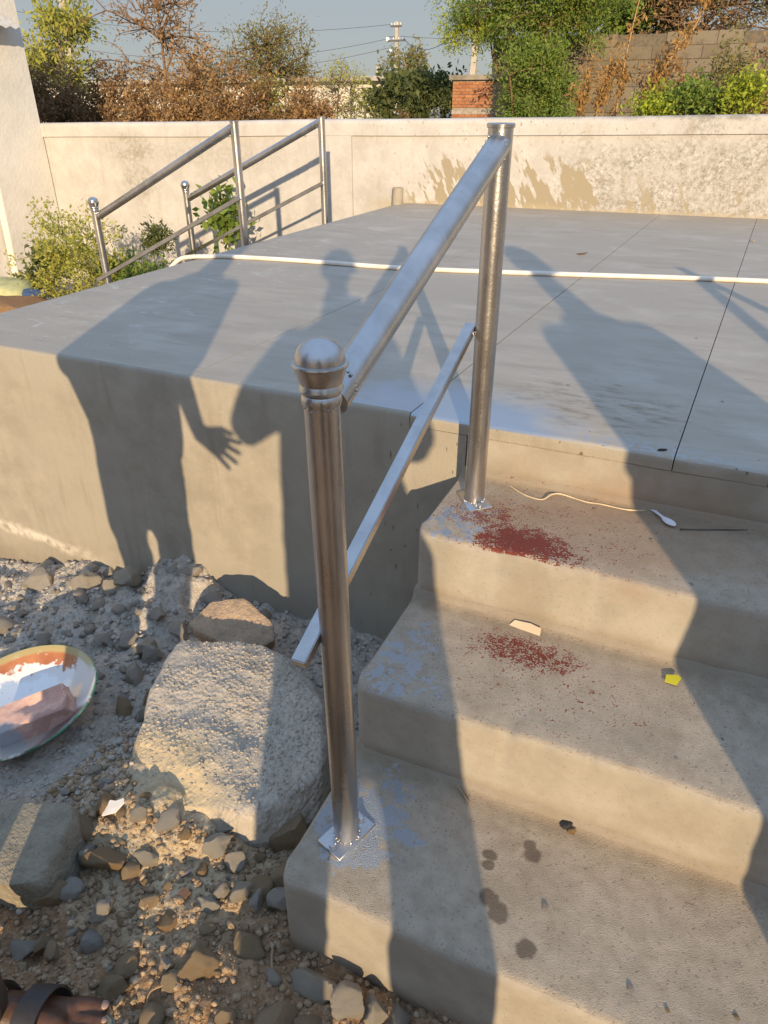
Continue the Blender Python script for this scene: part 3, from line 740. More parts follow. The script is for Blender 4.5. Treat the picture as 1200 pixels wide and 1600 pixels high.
NEAR = [  # (x, y), (half sizes), turn, material, label
    ((-.607, .516), (.036, .031, .028), 20, M_ROCKB, 'rounded olive-brown stone, left of the two fist-size ones below the boulder'),
    ((-.550, .583), (.042, .031, .030), 35, M_ROCKB, 'smooth brown stone, right of the two fist-size ones below the boulder'),
    ((-.390, .575), (.052, .023, .022), 10, M_ROCKW, 'long flat pale stone lying just below the front corner of the bottom step'),
    ((-.600, .838), (.045, .042, .045), 40, M_ROCKB, 'rounded brown stone wedged between the boulder and the bottom step'),
    ((-.555, .745), (.040, .038, .042), 70, M_ROCKB, 'brown stone tucked against the bottom step under the wedged round one'),
    ((-.535, .690), (.024, .026, .028), 10, M_ROCKG, 'grey round lump touching the left end of the bottom step'),
    ((-.320, .565), (.034, .026, .024), 60, M_ROCKW, 'chalky white lump with a broken side at the lower edge of the picture'),
    ((-.276, .575), (.019, .027, .020), 80, M_ROCKW, 'small pointed chalky stone right of the chalky white lump'),
    ((-.235, .592), (.023, .019, .015), 15, M_ROCKW, 'small greyish white chip right against the riser of the bottom step'),
    ((-.438, .492), (.042, .032, .026), 50, M_ROCKB, 'flat brown stone cut off by the bottom edge of the picture'),
    ((-.912, .600), (.045, .022, .024), 12, M_ROCKO, 'orange-brown elongated stone right of the big stone block'),
    ((-.955, .505), (.036, .024, .024), 45, M_ROCKB, 'brown wedge-shaped stone just below the big stone block'),
    ((-.922, .525), (.022, .022, .020), 5, M_ROCKG, 'grey lump beside the brown wedge below the big stone block'),
    ((-.962, .605), (.026, .028, .026), 0, M_ROCKG, 'grey angular stone between the big block and the orange-brown stone'),
    ((-.835, .515), (.017, .030, .018), -8, M_ROCKW, 'tan tapered upright stone in the brown soil'),
    ((-.612, .662), (.024, .020, .020), 30, M_ROCKW, 'pale angular stone in the middle of the cluster left of the bottom step'),
    ((-.648, .650), (.018, .018, .017), 0, M_ROCKW, 'small cream stone left in the cluster beside the bottom step'),
    ((-.582, .685), (.024, .024, .022), 65, M_ROCKB, 'brown stone right in the cluster beside the bottom step'),
    ((-.575, .660), (.017, .017, .015), 0, M_ROCKG, 'dark grey pebble below the cluster beside the bottom step'),
    ((-.714, .720), (.035, .022, .016), 25, M_ROCKW, 'flat tan flake of stone in front of the boulder'),
    ((-.720, .785), (.032, .022, .018), 30, M_ROCKW, 'smooth pale grey stone at the front foot of the boulder'),
    ((-.665, .715), (.022, .020, .020), 0, M_ROCKW, 'cream knobbly stone between the tan flake and the bottom step'),
    ((-.655, .612), (.026, .016, .014), 20, M_ROCKW, 'oval pale pebble below the cluster beside the bottom step'),
    ((-1.255, 1.020), (.028, .027, .028), 30, M_ROCKB, 'brown stone, left of the two round ones right of the paint pan'),
    ((-1.210, 1.080), (.024, .024, .026), 60, M_ROCKB, 'brown stone, right of the two round ones right of the paint pan'),
    ((-1.640, 1.100), (.050, .042, .046), 15, M_ROCKG, 'large grey cement lump just behind the paint pan'),
    ((-1.375, 1.260), (.040, .032, .036), 70, M_ROCKW, 'tan stone half lit at the foot of the cement heap'),
    ((-1.815, 1.450), (.050, .036, .040), 10, M_ROCKW, 'pale wedge-shaped lump on the rubble at the foot of the platform'),
    ((-1.700, 1.470), (.045, .034, .036), 55, M_ROCKW, 'pale lump, left of the bright pair at the foot of the platform'),
    ((-1.640, 1.485), (.046, .036, .046), 35, M_ROCKW, 'pale lump, right of the bright pair at the foot of the platform'),
    ((-2.060, 1.440), (.050, .045, .050), 5, M_ROCKG, 'dark lump of cement at the far left end of the rubble'),
    ((-.940, .415), (.026, .018, .016), 15, M_ROCKG, 'flat grey-green stone above the foot in the sandal'),
    ((-.730, .420), (.030, .020, .016), 55, M_ROCKB, 'reddish flat stone right of the sandal toes'),
    ((-1.330, 1.230), (.036, .030, .034), 20, M_ROCKG, 'blocky grey lump at the right foot of the cement heap'),
    ((-.985, .690), (.026, .024, .020), 35, M_ROCKO, 'ochre chip just above the white shard'),
    ((-1.005, .640), (.030, .026, .030), 35, M_ROCKB, 'brown stone touching the back of the big stone block'),
]
for i, ((x, y), sz, rz, mt, lb) in enumerate(NEAR):
    big_rock('stone', 100 + i, (x, y, G(x, y) + sz[2] * .42), sz, rz, mt, lb, 'stone', (random.uniform(-12, 12), random.uniform(-12, 12)), 4, 12)
# smaller loose stones: shared shapes, one object each
small = {k: [rock_mesh('stone_shape', 300 + i + 40 * j, 2, 10, mt) for i in range(6)] for j, (k, mt) in enumerate((('g', M_ROCKG), ('b', M_ROCKB), ('w', M_ROCKW), ('o', M_ROCKO)))}
rs = random.Random(5)
BOX = [(o.location.x, o.location.y, .11 if o.scale.x == 1 else max(o.scale.x, o.scale.y)) for o in bpy.data.objects if o.name.startswith('stone') and o.type == 'MESH' and not o.parent]
from mathutils.geometry import intersect_point_tri_2d
def inside_out(x, y):
    c = False; n = len(OUT)
    for i in range(n):
        (x1, y1), (x2, y2) = OUT[i], OUT[(i + 1) % n]
        if (y1 > y) != (y2 > y) and x < (x2 - x1) * (y - y1) / (y2 - y1) + x1: c = not c
    return c
def free_spot(x, y, s, k=.8):
    if x > ST_L - .02 - s and y > Y3 - .01 - s: return False
    if y > YF - s * .6: return False
    if inside_out(x, y): return False
    if (x + 1.46) ** 2 + (y - .88) ** 2 < .21 ** 2: return False
    if -1.0 < x < -.64 and y < .41 and y > .2: return False
    return all((x - a) ** 2 + (y - b) ** 2 > (k * (s + r)) ** 2 for a, b, r in BOX)
COLN = {'g': 'grey', 'b': 'brown', 'w': 'pale', 'o': 'ochre'}
def lump_place(x, y):
    if x > -1.18: return 'behind the dusty boulder' if y > 1.22 else 'left of the dusty boulder'
    if y < 1.14 and x > -1.40: return 'right of the paint pan'
    if x > -1.68: return 'on the cement heap' if y > 1.30 else 'between the paint pan and the cement heap'
    return 'against the platform left of the heap' if y > 1.35 else 'behind the paint pan at the left edge'
def soil_place(x, y):
    if x < -.98: return 'left of the boulder below the paint pan' if y > .70 else 'around the big stone block'
    if y > .70: return 'in the sand in front of the boulder' if x < -.66 else 'in the gap beside the bottom step'
    if x < -.72: return 'above the sandalled foot' if y < .55 else 'right of the big stone block'
    if x < -.50: return 'in the soil left of the bottom step corner' if y > .52 else 'at the bottom edge right of the sandal'
    return 'in front of the bottom riser'
def size_word(s, a, b): return 'tiny' if s < a else ('small' if s < b else 'larger')
cnt = 0
while cnt < 150:                             # cement lumps in the grey heap along the platform
    x = rs.uniform(-2.3, -1.02); y = rs.uniform(1.0, 1.56); s = .0085 + .034 * rs.random() ** 2.6
    if not free_spot(x, y, s): continue
    k = 'g' if rs.random() < .85 else 'w'
    o = shared('loose_lump', rs.choice(small[k])); o.location = (x, y, G(x, y) + s * rs.uniform(.0, .45))
    o.scale = (s * rs.uniform(.9, 1.3), s * rs.uniform(.8, 1.1), s * rs.uniform(.7, 1)); o.rotation_euler = (rs.uniform(-.5, .5), rs.uniform(-.5, .5), rs.uniform(0, 6.28))
    tag(o, '%s %s cement lump in the rubble %s' % (size_word(s, .013, .024), COLN[k], lump_place(x, y)), 'lump', 'cement lumps in the heap'); BOX.append((x, y, s)); cnt += 1
cnt = 0
while cnt < 145:                             # pebbles and chips in the brown soil
    x = rs.uniform(-1.15, -.14); y = rs.uniform(.30, .98); s = .0055 + .018 * rs.random() ** 2.4
    if not free_spot(x, y, s): continue
    k = rs.choice('gbbbbwwo')
    o = shared('pebble', rs.choice(small[k])); o.location = (x, y, G(x, y) + s * rs.uniform(.0, .45))
    o.scale = (s * rs.uniform(.9, 1.4), s * rs.uniform(.8, 1.1), s * rs.uniform(.6, .9)); o.rotation_euler = (rs.uniform(-.5, .5), rs.uniform(-.5, .5), rs.uniform(0, 6.28))
    tag(o, '%s %s pebble lying loose %s' % (size_word(s, .0085, .014), COLN[k], soil_place(x, y)), 'pebble', 'pebbles in the soil'); BOX.append((x, y, s)); cnt += 1
# fine gravel: nobody could count it
def gravel(name, n, fx, smin, smax, mat, label, seed, parent=None):
    rg = np.random.default_rng(seed)
    bm = bmesh.new(); bmesh.ops.create_icosphere(bm, subdivisions=1, radius=1); B = np.array([v.co[:] for v in bm.verts]); T = np.array([[v.index for v in f.verts] for f in bm.faces]); bm.free()
    # keep it cheap: 12-vertex shapes
    bm = bmesh.new(); bmesh.ops.create_icosphere(bm, subdivisions=1, radius=1); bm.free()
    P = []
    while len(P) < n:
        p = fx(rg)
        if p is not None: P.append(p)
    P = np.array(P); s = smin * (smax / smin) ** (rg.random(n) ** 2.2)
    z = P[:, 2] if P.shape[1] > 2 else ground_z(P[:, 0], P[:, 1])
    out = []
    for k in range(n):
        a = rg.uniform(0, 6.28); c, s_ = math.cos(a), math.sin(a)
        q = B * (1 + rg.uniform(-.28, .28, (len(B), 1))) * np.array([s[k] * rg.uniform(.8, 1.5), s[k], s[k] * rg.uniform(.5, .9)])
        q = np.stack([q[:, 0] * c - q[:, 1] * s_, q[:, 0] * s_ + q[:, 1] * c, q[:, 2]], 1) + np.array([P[k, 0], P[k, 1], z[k] + s[k] * .25]); out.append(q)
    VV = np.concatenate(out); FF = (T[None] + (np.arange(n) * len(B))[:, None, None]).reshape(-1, 3)
    me = bpy.data.meshes.new(name); me.vertices.add(len(VV)); me.vertices.foreach_set('co', VV.ravel().astype(np.float32))
    me.loops.add(len(FF) * 3); me.loops.foreach_set('vertex_index', FF.ravel().astype(np.int32)); me.polygons.add(len(FF))
    me.polygons.foreach_set('loop_start', np.arange(0, len(FF) * 3, 3, dtype=np.int32)); me.update(calc_edges=True); me.validate()
    me.materials.append(mat)
    o = bpy.data.objects.new(name, me); link(o); o['kind'] = 'stuff'; o['label'] = label; o['category'] = 'gravel'
    return o
def gx(x0, x1, y0, y1):
    def f(rg):
        x, y = rg.uniform(x0, x1), rg.uniform(y0, y1)
        if (x > ST_L + .0 and y > Y3 + .01) or inside_out(x, y): return None
        if (x + 1.46) ** 2 + (y - .88) ** 2 < .17 ** 2: return None
        return (x, y)
    return f
gravel('gravel', 4200, gx(-2.4, -.6, .85, 1.57), .0025, .012, M_GRAVEL, 'grey grit and cement crumbs over the rubble heap', 3)
gravel('gravel', 9500, gx(-1.2, .05, .22, .98), .0016, .0095, M_GRAVB, 'brown and pale grit over the soil beside the steps', 4)
def on_boulder(rg):
    x, y = rg.uniform(-1.17, -.56), rg.uniform(.73, 1.28)
    if not inside_out(-.87 + (x + .87) * 1.08, .99 + (y - .99) * 1.08): return None
    if vnoise(x * 9, y * 9, 0, 33) < -.12 + .3 * rg.random() - .2: return None
    hit = _bt.ray_cast(Vector((x, y, 0)), Vector((0, 0, -1)))
    return (x, y, hit[0].z - .0005) if hit[0] is not None else None
gravel('gravel', 2200, gx(-2.0, -1.0, .40, .95), .0018, .009, M_GRAVEL, 'dark grit on the ground round the paint pan', 8)
gravel('gravel', 3400, on_boulder, .0012, .0046, M_GRIT, 'loose grit lying on top of the big dusty boulder', 6)

# ------------------------------------------------------------------ paint pan with a brick in it
def pan_mat():
    m = MT('painted_pan'); x, y, z = m.xyz()
    n = m.noise(16, 5, .65)
    base = m.mix(m.map(n, .3, .7), (.36, .12, .05), (.48, .20, .08))
    rim = m.map(m.math('SQRT', m.math('ADD', m.math('MULTIPLY', x, x), m.math('MULTIPLY', y, y))), .188, .200)
    rr = m.math('SQRT', m.math('ADD', m.math('MULTIPLY', x, x), m.math('MULTIPLY', y, y)))
    wav = m.math('MULTIPLY_ADD', m.math('SUBTRACT', m.noise(22, 4, .6), .5), .16, rr)
    paint = m.map(m.math('MULTIPLY_ADD', y, .36, wav), .222, .208)
    c = m.mix(paint, base, (.74, .72, .69))
    c = m.mix(m.math('MULTIPLY', m.map(m.noise(70, 3), .62, .68), .6), c, (.60, .52, .42))
    band = m.math('MULTIPLY', m.map(x, .085, .10), m.map(y, .005, .03)); c = m.mix(band, c, (.63, .59, .54))
    dk = m.math('MULTIPLY', m.map(x, .09, .13), m.map(y, .0, -.03)); c = m.mix(m.math('MULTIPLY', dk, .7), c, (.17, .09, .075))
    green = m.math('MULTIPLY', m.map(rr, .196, .2015), m.map(n, .40, .50)); c = m.mix(green, c, (.08, .27, .17))
    ol = m.math('MULTIPLY', m.math('MULTIPLY', m.map(rr, .182, .190), m.map(y, .10, .14)), .8); c = m.mix(ol, c, (.40, .34, .15))
    sil = m.math('MULTIPLY', m.map(m.math('MULTIPLY_ADD', y, .30, wav), .170, .150), .75)
    return m.done(c, m.map(sil, 0, 1, .55, .30), sil, m.bump(n, .002, .5), .4)
pan = empty('paint_pan', (-1.462, .882, -.765)); pan.rotation_euler = (R(4), R(-5), R(20))
tag(pan, 'round rusty metal pan smeared with silver paint on the rubble', 'pan')
prof = [(.001, .012), (.06, .013), (.10, .018), (.135, .028), (.165, .043), (.188, .060), (.197, .067), (.2025, .070), (.2045, .067), (.2015, .062), (.190, .053), (.165, .036), (.135, .021), (.10, .011), (.06, .006), (.001, .005)]
lathe('bowl', prof, (0, 0, 0), pan_mat(), pan, 72, 60)
def brick_mat():
    m = MT('fired_brick'); n = m.noise(40, 5, .65); x, y, z = m.xyz()
    c = m.mix(m.map(n, .3, .7), (.58, .345, .265), (.70, .45, .36))
    c = m.mix(m.math('MULTIPLY', m.map(m.noise(9, 3), .55, .6), .6), c, (.36, .19, .16))
    sil = m.math('MULTIPLY', m.blob((-.085, -.04, 0), (.05, .035, .05), .4, 20, .4), .9)
    c = m.mix(sil, c, (.36, .37, .38)); return m.done(c, .85, m.math('MULTIPLY', sil, .5), m.bump(n, .003, .8), .2)
bm = box_bm(-.098, .098, -.048, .048, -.030, .030)
bmesh.ops.subdivide_edges(bm, edges=bm.edges[:], cuts=9, use_grid_fill=True)
for v in bm.verts:                            # broken, gouged top and worn arrises
    p = v.co
    k = max(0, 1 - ((p.x - .035) / .058) ** 2 - ((p.y - .012) / .030) ** 2)
    if p.z > .029: p.z -= .026 * k ** .6 + .004 * max(0, p.x) / .1
    if p.x > .09: p.x -= .018 * abs(float(fbm(p.y * 25, p.z * 25, 0, 3, 8))) + .012 * max(0, p.z / .03)
    p += Vector([.0022 * float(fbm(p.x * 40 + i * 9, p.y * 40, p.z * 40, 3, 17)) for i in range(3)])
bmesh.ops.bevel(bm, geom=[e for e in bm.edges if e.calc_face_angle(0) > 1.2], offset=.003, segments=1, affect='EDGES')
br = bm_obj('brick', bm, brick_mat(), None, 45)
br.location = (-1.395, .862, -.712); br.rotation_euler = (R(4), R(-10), R(49))
tag(br, 'broken red brick dabbed with silver paint, lying in the metal pan', 'brick')

# ------------------------------------------------------------------ small things on the steps and ground
def flat_piece(name, pts, th, mat, loc, rot, label, cat, curl=0.0):
    bm = bmesh.new(); top = [bm.verts.new((x, y, th + curl * (x * x + y * y) * 40)) for x, y in pts]; bot = [bm.verts.new((x, y, curl * (x * x + y * y) * 40)) for x, y in pts]
    bm.faces.new(top); bm.faces.new(bot[::-1])
    for i in range(len(pts)): j = (i + 1) % len(pts); bm.faces.new((bot[i], bot[j], top[j], top[i]))
    o = bm_obj(name, bm, mat, None, 30); o.location = loc; o.rotation_euler = rot; return tag(o, label, cat)
M_CARD = simple('tan_card', (.58, .45, .31), .8, 0, .08); M_YEL = simple('yellow_wrapper', (.62, .56, .03), .5, 0, .05); M_SHARD = simple('white_plaster', (.80, .74, .66), .7, 0, .08, 40)
flat_piece('card_scrap', [(-.034, -.013), (.030, -.016), (.035, -.003), (.034, .012), (.010, .017), (-.026, .016), (-.036, .002)], .0016, M_CARD, (-.216, 1.240, -.3165), (R(48), R(-3), R(-3)), 'tan card scrap leaning against the riser of the second step', 'scrap')
flat_piece('foil_scrap', [(-.016, -.010), (.006, -.015), (.016, .006), (.010, .013), (-.012, .010)], .0008, M_YEL, (.094, 1.205, -.3125), (R(5), R(-4), R(8)), 'small bright yellow wrapper scrap on the second step', 'wrapper')
flat_piece('plaster_shard', [(-.022, -.018), (.010, -.014), (.026, .006), (.022, .016), (.004, .012), (-.012, .016), (-.020, .002)], .003, M_SHARD, (-.955, .690, G(-.955, .690) + .022), (R(14), R(-16), R(20)), 'bright white plaster shard on the dirt left of the boulder', 'shard')
flat_piece('brick_chip', [(-.009, -.014), (.009, -.015), (.010, .014), (-.008, .015)], .008, simple('dark_brick_chip', (.20, .11, .07), .9), (-.715, .610, G(-.715, .610) + .006), (R(8), 0, R(-18)), 'small dark rectangular brick chip in the grit', 'chip')
def spoon():
    t = empty('spoon', (.003, 1.552, Z1 + .004)); t.rotation_euler = (0, 0, R(-47))
    mt = simple('white_plastic', (.78, .74, .74), .4, 0, .05)
    V_, F_ = [], []
    secs = [(-.045, .0062), (-.040, .0068), (-.025, .0056), (-.005, .0042), (.010, .0042), (.017, .0070), (.026, .0108), (.036, .0118), (.045, .0098), (.051, .0060), (.054, .0015)]
    for (u, wd) in secs:
        dip = -.0035 * max(0, 1 - ((u - .034) / .02) ** 2)
        for (cx, cz) in ((-1, .0009), (-.5, .0009 + dip), (0, .0008 + dip * 1.3), (.5, .0009 + dip), (1, .0009), (.5, -.0006 + dip), (0, -.0008 + dip * 1.3), (-.5, -.0006 + dip)):
            V_.append((u, cx * wd, cz + .004))
    n = 8
    for i in range(len(secs) - 1):
        for k in range(n): F_.append((i * n + k, i * n + (k + 1) % n, (i + 1) * n + (k + 1) % n, (i + 1) * n + k))
    F_.append(tuple(range(n))); F_.append(tuple(range((len(secs) - 1) * n, len(secs) * n)))
    hn = [f for f in F_ if max(f) < 5 * n + n and len(set(f)) > 2]; bw = [f for f in F_ if min(f) >= 5 * n]
    mesh_obj('handle', V_[:6 * n], hn, mt, t, 60); mesh_obj('bowl', V_[5 * n:], [tuple(k - 5 * n for k in f) for f in bw], mt, t, 60)
    return tag(t, 'white plastic spoon on the top step beside the string', 'spoon')
spoon()
z_ = Z1 + .004
o = tube_obj('string', spline([(-.352, 1.560, z_), (-.320, 1.535, z_), (-.290, 1.522, z_), (-.262, 1.522, z_), (-.245, 1.545, z_ + .006), (-.225, 1.560, z_ + .004), (-.165, 1.553, z_), (-.13, 1.556, z_), (-.08, 1.553, z_), (-.045, 1.560, z_), (-.018, 1.572, z_ + .002), (.0, 1.572, z_ + .004)], 6), .0017, simple('jute', (.60, .47, .30), .9), None, 8)
tag(o, 'thin tan string curling along the back of the top step', 'string')
o = tube_obj('welding_rod', [(.052, 1.511, z_), (.056, 1.513, z_), (.15, 1.552, z_), (.205, 1.575 - .004, z_ + .001)], [.0022, .0014, .0014, .0018], simple('rod_steel', (.12, .11, .10), .5, .6), None, 8)
tag(o, 'thin dark welding rod lying right of the spoon', 'rod')
def twig(name, pts, r, label, mat, cat='twig'):
    P = spline(pts, 5); n = len(P)
    o = tube_obj(name, P, [r * (1 - .5 * i / n) for i in range(n)], mat, None, 7, 60); return tag(o, label, cat)
M_TWIG = simple('dry_twig', (.34, .24, .14), .9, 0, .2)
twig('twig', [(-.262, .940, Z3 + .006), (-.245, .925, Z3 + .006), (-.222, .905, Z3 + .005)], .003, 'short twig at the back of the bottom tread', M_TWIG)
gz = lambda x, y, d=.004: (x, y, G(x, y) + d)
twig('root_strand', [gz(-.66, .405), gz(-.655, .425, .012), gz(-.66, .445, .008), gz(-.64, .465, .010), gz(-.625, .475, .006)], .0022, 'pale curled root strand on the soil right of the sandal', M_TWIG, 'root')
twig('twig', [gz(-.500, .600), gz(-.485, .575, .008), gz(-.470, .556, .005)], .0032, 'bent brown twig on the soil below the step corner', M_TWIG)
twig('grass_blade', [gz(-1.22, .735, .006), gz(-1.17, .75, .012), gz(-1.13, .742, .008), gz(-1.10, .73, .006)], .0014, 'thin dry grass stem below the paint pan', M_TWIG, 'grass')
M_LEAFD = simple('dead_leaf', (.16, .10, .055), .9, 0, .3)
flat_piece('dead_leaf', [(-.03, 0), (-.012, .012), (.012, .011), (.032, .003), (.012, -.009), (-.012, -.010)], .002, M_LEAFD, (-.65, 4.03, .003), (R(6), R(-5), R(20)), 'curled dark dead leaf on the platform beyond the white pipe', 'leaf', .12)
flat_piece('dead_leaf', [(-.02, 0), (0, .012), (.022, .004), (.004, -.011)], .002, simple('tan_leaf', (.42, .32, .2), .9), (.18, 4.86, .004), (R(8), 0, R(70)), 'small tan dead leaf near the right end of the wall', 'leaf', .1)
flat_piece('bark_chip', [(-.011, -.002), (-.004, .003), (.010, .002), (.012, -.001), (.002, -.004)], .003, simple('bark', (.04, .032, .028), .9), (-.022, 1.602, .001), (0, 0, R(25)), 'tiny dark bark chip at the front edge of the slab', 'chip')
big_rock('char_crumb', 77, (-.042, .936, Z3 + .008), (.012, .010, .010), 20, simple('charcoal', (.03, .03, .032), .8), 'black charred crumb against the riser of the bottom tread', 'crumb', (0, 0), 3)
big_rock('crumb', 78, (-.030, .926, Z3 + .006), (.009, .008, .007), 60, M_ROCKO, 'ochre crumb touching the black charred crumb', 'crumb', (0, 0), 2)
rs2 = random.Random(9)
for k in range(22):                           # grains of mortar and paint flakes left on treads and slab
    zt, y0, y1 = rs2.choice(((Z1, Y1 + .04, YF - .03), (Z2, Y2 + .04, Y1 - .03), (Z3, Y3 + .04, Y2 - .03), (0, YF + .05, 3.0)))
    x = rs2.uniform(-.42, .42); y = rs2.uniform(y0, y1); s = rs2.uniform(.0022, .0048)
    o = shared('grain', rs2.choice(small[rs2.choice('gb')])); o.location = (x, y, zt + s * .5); o.scale = (s * 1.3, s, s * .4); o.rotation_euler = (0, 0, rs2.uniform(0, 6))
    tag(o, 'tiny mortar crumb lying on the ' + {Z1: 'top step', Z2: 'middle step', Z3: 'bottom step', 0: 'platform slab'}[zt], 'crumb', 'crumbs on the concrete')

# ------------------------------------------------------------------ people (they stand round the camera and cast the shadows)
ANG = R(26.6)                                # figure space: x = across the sun, y = along the sunlight, z up
def capsules(L, seg=14):
    """one bmesh of tapered capsules and ellipsoids: ('c', p0, r0, p1, r1) or ('e', centre, (rx,ry,rz)[, rot z])"""
    bm = bmesh.new()
    for it in L:
        if it[0] == 'c':
            p0, r0, p1, r1 = Vector(it[1]), it[2], Vector(it[3]), it[4]
            d, u, v = frame_of(p1 - p0); ln = (p1 - p0).length
            rings = [(-r0 * math.cos(a), r0 * math.sin(a)) for a in (.35, .8, 1.2)] + [(0, r0), (ln * .5, (r0 + r1) / 2), (ln, r1)] + [(ln + r1 * math.sin(a), r1 * math.cos(a)) for a in (.4, .8, 1.2)]
            prev = None
            first = bm.verts.new(p0 - d * r0)
            for (t, r) in rings:
                cur = [bm.verts.new(p0 + d * t + (u * math.cos(2 * math.pi * k / seg) + v * math.sin(2 * math.pi * k / seg)) * r) for k in range(seg)]
                for k in range(seg):
                    if prev: bm.faces.new((prev[k], prev[(k + 1) % seg], cur[(k + 1) % seg], cur[k]))
                    else: bm.faces.new((first, cur[(k + 1) % seg], cur[k]))
                prev = cur
            last = bm.verts.new(p1 + d * r1)
            for k in range(seg): bm.faces.new((prev[k], prev[(k + 1) % seg], last))
        else:
            b2 = bmesh.new(); bmesh.ops.create_uvsphere(b2, u_segments=20, v_segments=14, radius=1)
            M_ = Matrix.Translation(it[1]) @ (Matrix.Rotation(it[3], 4, 'Z') if len(it) > 3 else Matrix()) @ Matrix.Diagonal((*it[2], 1))
            b2.transform(M_); me = bpy.data.meshes.new('t'); b2.to_mesh(me); b2.free(); bm.from_mesh(me); bpy.data.meshes.remove(me)
    return bm
def fused(name, L, voxel, mat, parent=None, smooth=6, disp=0.0, dscale=9, cut=None):
    """fuse capsules to one continuous surface."""
    bm = capsules(L); bmesh.ops.recalc_face_normals(bm, faces=bm.faces)
    me = bpy.data.meshes.new('t'); bm.to_mesh(me); bm.free()
    o = bpy.data.objects.new('t', me); link(o)
    md = o.modifiers.new('r', 'REMESH'); md.mode = 'VOXEL'; md.voxel_size = voxel
    if smooth: ms = o.modifiers.new('s', 'SMOOTH'); ms.iterations = smooth; ms.factor = .5
    dg = bpy.context.evaluated_depsgraph_get(); me2 = bpy.data.meshes.new_from_object(o.evaluated_get(dg))
    bpy.data.objects.remove(o); bpy.data.meshes.remove(me)
    me2.name = name; me2.materials.clear(); me2.materials.append(mat)
    n = len(me2.vertices); co = np.empty(n * 3, np.float32); me2.vertices.foreach_get('co', co); co = co.reshape(-1, 3)
    if disp:
        no = np.empty(n * 3, np.float32); me2.vertices.foreach_get('normal', no); no = no.reshape(-1, 3)
        q = fbm(co[:, 0] * dscale, co[:, 1] * dscale, co[:, 2] * dscale * .45, 3, 5); co = co + no * (disp * q)[:, None].astype(np.float32)
        me2.vertices.foreach_set('co', co.ravel()); me2.update()
    if cut is not None:
        b = bmesh.new(); b.from_mesh(me2); bad = [v for v in b.verts if cut(v.co)]; bmesh.ops.delete(b, geom=bad, context='VERTS'); b.to_mesh(me2); b.free()
    me2.shade_smooth()
    ob = bpy.data.objects.new(name, me2); link(ob)
    if parent: ob.parent = parent
    return ob
def hand(L, wrist, palm_end, up, spread=1.0, curl=0.0, thumb=1):
    """palm and five separate fingers; up = normal of the back of the hand."""
    w_, e = Vector(wrist), Vector(palm_end); d = (e - w_).normalized(); up = Vector(up).normalized(); sd_ = d.cross(up).normalized()
    up = sd_.cross(d).normalized()
    for k in (-1.5, -.5, .5, 1.5): L.append(('c', w_ + sd_ * k * .010, .017, e + sd_ * k * .019, .0125))
    for k, ln in ((-1.5, .062), (-.5, .072), (.5, .078), (1.5, .070)):
        b = e + sd_ * k * .0195; dd = (d + sd_ * k * .13 * spread - up * .15 * curl).normalized(); d2 = (dd - up * .55 * curl).normalized(); d3 = (d2 - up * .7 * curl).normalized()
        p1 = b + dd * ln * .45; p2 = p1 + d2 * ln * .32; p3 = p2 + d3 * ln * .25
        L += [('c', b, .0105, p1, .0095), ('c', p1, .0095, p2, .0085), ('c', p2, .0085, p3, .0075)]
    b = w_ + d * .022 + sd_ * thumb * .022; t1 = b + (d * .75 + sd_ * thumb * .75 - up * .2).normalized() * .045; t2 = t1 + (d + sd_ * thumb * .25 - up * .25).normalized() * .034
    L += [('c', b, .015, t1, .0115), ('c', t1, .0115, t2, .0085)]
def head_parts(L, c, yaw_):
    c = Vector(c); M_ = Matrix.Rotation(yaw_, 3, 'Z'); T = lambda x, y, z: c + M_ @ Vector((x, y, z))
    L += [('e', T(0, -.012, .022), (.076, .092, .096), yaw_), ('e', T(0, .018, -.045), (.058, .068, .070), yaw_), ('e', T(0, .055, -.088), (.028, .025, .022), yaw_),
          ('c', T(0, .088, .012), .009, T(0, .108, -.022), .0112), ('c', T(-.030, .080, .026), .010, T(.030, .080, .026), .010), ('c', T(-.022, .080, -.056), .008, T(.022, .080, -.056), .008),
          ('e', T(.078, -.005, -.005), (.010, .020, .034), yaw_), ('e', T(-.078, -.005, -.005), (.010, .020, .034), yaw_)]
    return T
M_SKIN = MT('brown_skin'); _n = M_SKIN.noise(30, 4); M_SKIN = M_SKIN.done(M_SKIN.mix(M_SKIN.map(_n, .3, .7), (.075, .034, .019), (.12, .058, .033)), .5, 0, M_SKIN.bump(M_SKIN.noise(160, 3), .001, .6), .4)
M_HAIR = simple('black_hair', (.012, .010, .009), .55, 0, .4, 80, .004, 160)
M_NAIL = simple('toe_nail', (.30, .20, .16), .4, 0, .1)
M_EYE = simple('eye_white', (.75, .72, .68), .3, 0, .03)
def cloth(name, col): return simple(name, col, .9, 0, .18, 30, .004, 220, .15)
def finish_head(p, T):
    fused('hair', [('e', T(0, -.022, .045), (.082, .092, .084), 0.0), ('e', T(0, -.05, .0), (.074, .062, .070), 0.0)], .009, M_HAIR, p, 3, .012, 40)
    for s in (-1, 1):
        bm = bmesh.new(); bmesh.ops.create_uvsphere(bm, u_segments=12, v_segments=8, radius=.0125); bmesh.ops.translate(bm, vec=T(.030 * s, .072, .006), verts=bm.verts); bm_obj('eye', bm, M_EYE, p, 180)
def person(label, L_body, shirt, trousers, m_shirt, m_trou, origin, T=None, voxel=.009):
    p = fused('person', L_body, voxel, M_SKIN, None, 2)
    p.rotation_euler = (0, 0, ANG); p.location = origin
    tag(p, label, 'person')
    fused('shirt', shirt, .012, m_shirt, p, 5, .012, 10); fused('trousers', trousers, .012, m_trou, p, 4, .022, 11)
    if T: finish_head(p, T)
    return p
